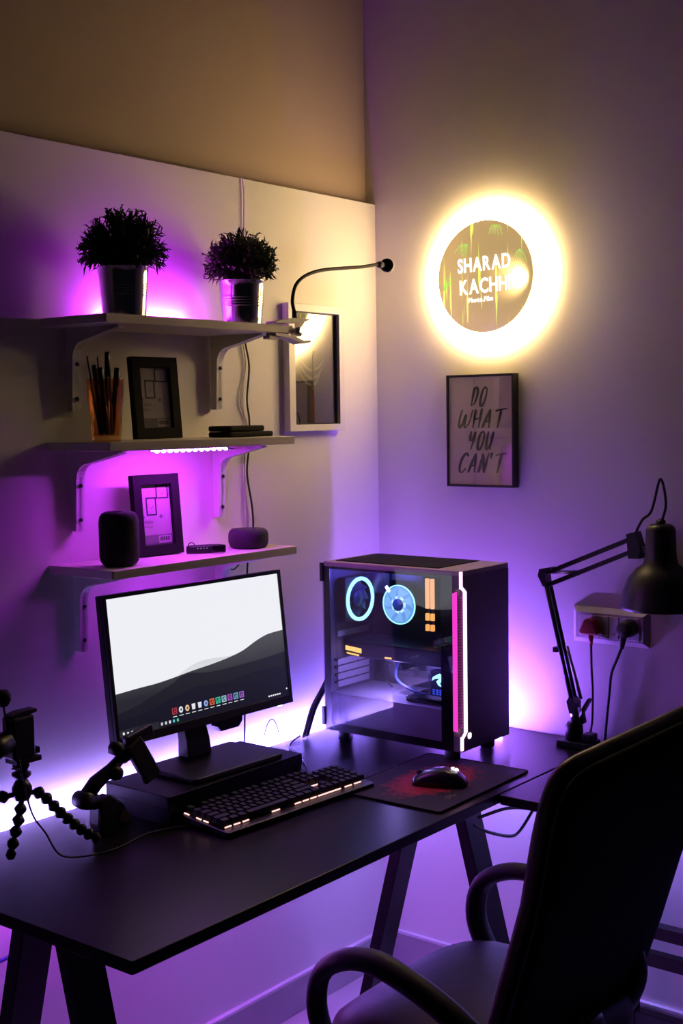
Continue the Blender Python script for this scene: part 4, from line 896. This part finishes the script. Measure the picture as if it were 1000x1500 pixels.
MB().cyl((hub.x-.029, hub.y-.002, cz+.055), (hub.x-.036, hub.y-.002, cz+.105), .0022, n=8).build('microphone_stalk', RUBBER, cm)
MB().lathe([(.001, -.017), (.010, -.014), (.0155, -.004), (.0155, .006), (.010, .014), (.001, .016)], 18, (hub.x-.038, hub.y-.002, cz+.117)).build('microphone', mat('foam', (.01, .01, .01), .95), cm)
tag(MB().tube(smooth([(hub.x-.02, hub.y-.0195, cz+.004), (hub.x-.012, hub.y-.04, hub.z-.03), (-1.385, -.26, .80), (-1.36, -.275, .752), (-1.30, -.30, .7435), (-1.24, -.305, .7435), (-1.16, -.29, .7435), (-1.09, -.315, .7435), (-1.075, -.33, .7435)], 8), .0018, 6).build('camera_cable', RUBBER), 'thin black cable trailing from the tripod camera across the desk', 'cable')

# ================================================================== PHONE GIMBAL
gm = thing('phone_gimbal', 'folded black phone stabiliser propped up beside the monitor riser', 'stabiliser', (-1.203, -.235, .74))
gy = -.222
MB().prism([(-1.230, .7405), (-1.173, .7405), (-1.153, .752), (-1.173, .80), (-1.203, .822), (-1.236, .815), (-1.238, .77)], 'y', gy-.018, gy+.018).build('grip_base', BLK, gm, bevel=.006)
MB().prism([(-1.190, .770), (-1.168, .758), (-1.161, .775), (-1.180, .790)], 'y', gy-.0205, gy-.0182).build('tan_badge', mat('badge_tan', (.16, .12, .08), .5), gm)
MB().lathe([(.001, -.02), (.016, -.018), (.018, 0), (.016, .018), (.001, .02)], 20, (-1.261, gy, .823), Matrix.Rotation(R(90), 3, 'X')).build('motor_joint', BLK, gm)
MB().tube([(-1.230, gy, .812), (-1.261, gy, .823)], [(.014, .016), (.014, .016)], 10).build('joint_arm', BLK, gm)
MB().tube([(-1.261, gy, .823), (-1.230, gy, .850), (-1.190, gy, .868), (-1.158, gy, .888)], [(.016, .015), (.017, .015), (.013, .012), (.011, .010)], 12).build('arm', BLK, gm)
MB().lathe([(.001, -.012), (.013, -.010), (.015, 0), (.013, .010), (.001, .012)], 16, (-1.190, gy-.012, .862), Matrix.Rotation(R(90), 3, 'X')).build('arm_knob', BLK, gm)
MB().lathe([(.001, -.016), (.015, -.014), (.018, 0), (.015, .014), (.001, .016)], 18, (-1.153, gy, .892), Matrix.Rotation(R(60), 3, 'Y')).build('roll_motor', BLK, gm)
MB().lathe([(.001, -.014), (.014, -.012), (.017, 0), (.014, .012), (.001, .014)], 18, (-1.175, gy, .906), Matrix.Rotation(R(20), 3, 'Y')).build('pan_motor', BLK, gm)
RQ = Matrix.Rotation(R(-24), 3, 'Y') @ Matrix.Rotation(R(-12), 3, 'X')
MB().obox((-1.123, gy-.018, .874), .044, .016, .090, RQ).build('clamp', mat('clamp_plum', (.016, .012, .02), .45), gm, bevel=.005)
MB().obox((-1.118, gy-.002, .920), .072, .018, .026, Matrix.Rotation(R(-12), 3, 'Y')).build('clamp_jaw', BLK, gm, bevel=.005)

# ================================================================== LOOSE CABLES
def wire(name, label, pts, r_, m, k=8):
    return tag(MB().tube(smooth(pts, k), r_, 6).build(name, m), label, 'cable')
wire('wall_wire', 'thin pale wire running down the left wall from the ledge', [(-.538, -.004, 2.135), (-.532, -.004, 2.10), (-.534, -.004, 2.0), (-.530, -.004, 1.9), (-.536, -.004, 1.80), (-.545, -.004, 1.74), (-.538, -.004, 1.68), (-.560, -.004, 1.60), (-.540, -.004, 1.545), (-.545, -.004, 1.5), (-.55, -.004, 1.4), (-.546, -.004, 1.28)], .0016, WHITECAB)
wire('wall_wire', 'thin black wire hanging on the left wall beside the shelf brackets', [(-.54, -.008, 1.78), (-.542, -.008, 1.74), (-.53, -.008, 1.68), (-.540, -.008, 1.60), (-.533, -.008, 1.55), (-.535, -.008, 1.49), (-.545, -.008, 1.42), (-.53, -.008, 1.34), (-.528, -.008, 1.28), (-.55, -.008, 1.2), (-.56, -.008, 1.0), (-.57, -.008, .85), (-.575, -.008, .7435)], .0024, RUBBER)
wire('led_wire', 'short dark wire from the led dots along the middle shelf', [(-.755, -.14, 1.489), (-.70, -.10, 1.487), (-.61, -.03, 1.482), (-.575, -.012, 1.484), (-.55, -.009, 1.486)], .0018, RUBBER)
wire('speaker_wire', 'looped wire hanging under the lowest shelf', [(-.60, -.012, 1.234), (-.635, -.03, 1.225), (-.645, -.03, 1.205), (-.62, -.025, 1.193), (-.585, -.015, 1.205), (-.57, -.012, 1.23)], .0018, RUBBER)
wire('loop_wire', 'thin looped wire standing on the desk behind the riser', [(-.545, -.05, .744), (-.548, -.05, .775), (-.533, -.05, .805), (-.515, -.05, .81), (-.498, -.05, .785), (-.49, -.05, .744)], .0013, RUBBER)
wire('hanging_cable', 'black cable looping under the corner of the two desks', [(-.60, -.70, .705), (-.53, -.715, .708), (-.479, -.72, .700), (-.42, -.722, .683), (-.402, -.72, .680), (-.417, -.72, .668), (-.465, -.72, .643), (-.505, -.72, .644), (-.588, -.72, .675), (-.64, -.715, .703)], .0035, RUBBER)
wire('blue_cable', 'blue cable crossing behind the left desk legs', [(-1.75, -.03, .56), (-1.5, -.03, .49), (-1.36, -.03, .477), (-1.303, -.03, .477), (-1.26, -.03, .486), (-1.22, -.03, .51), (-1.18, -.03, .58), (-1.16, -.05, .70)], .004, BLUECAB)
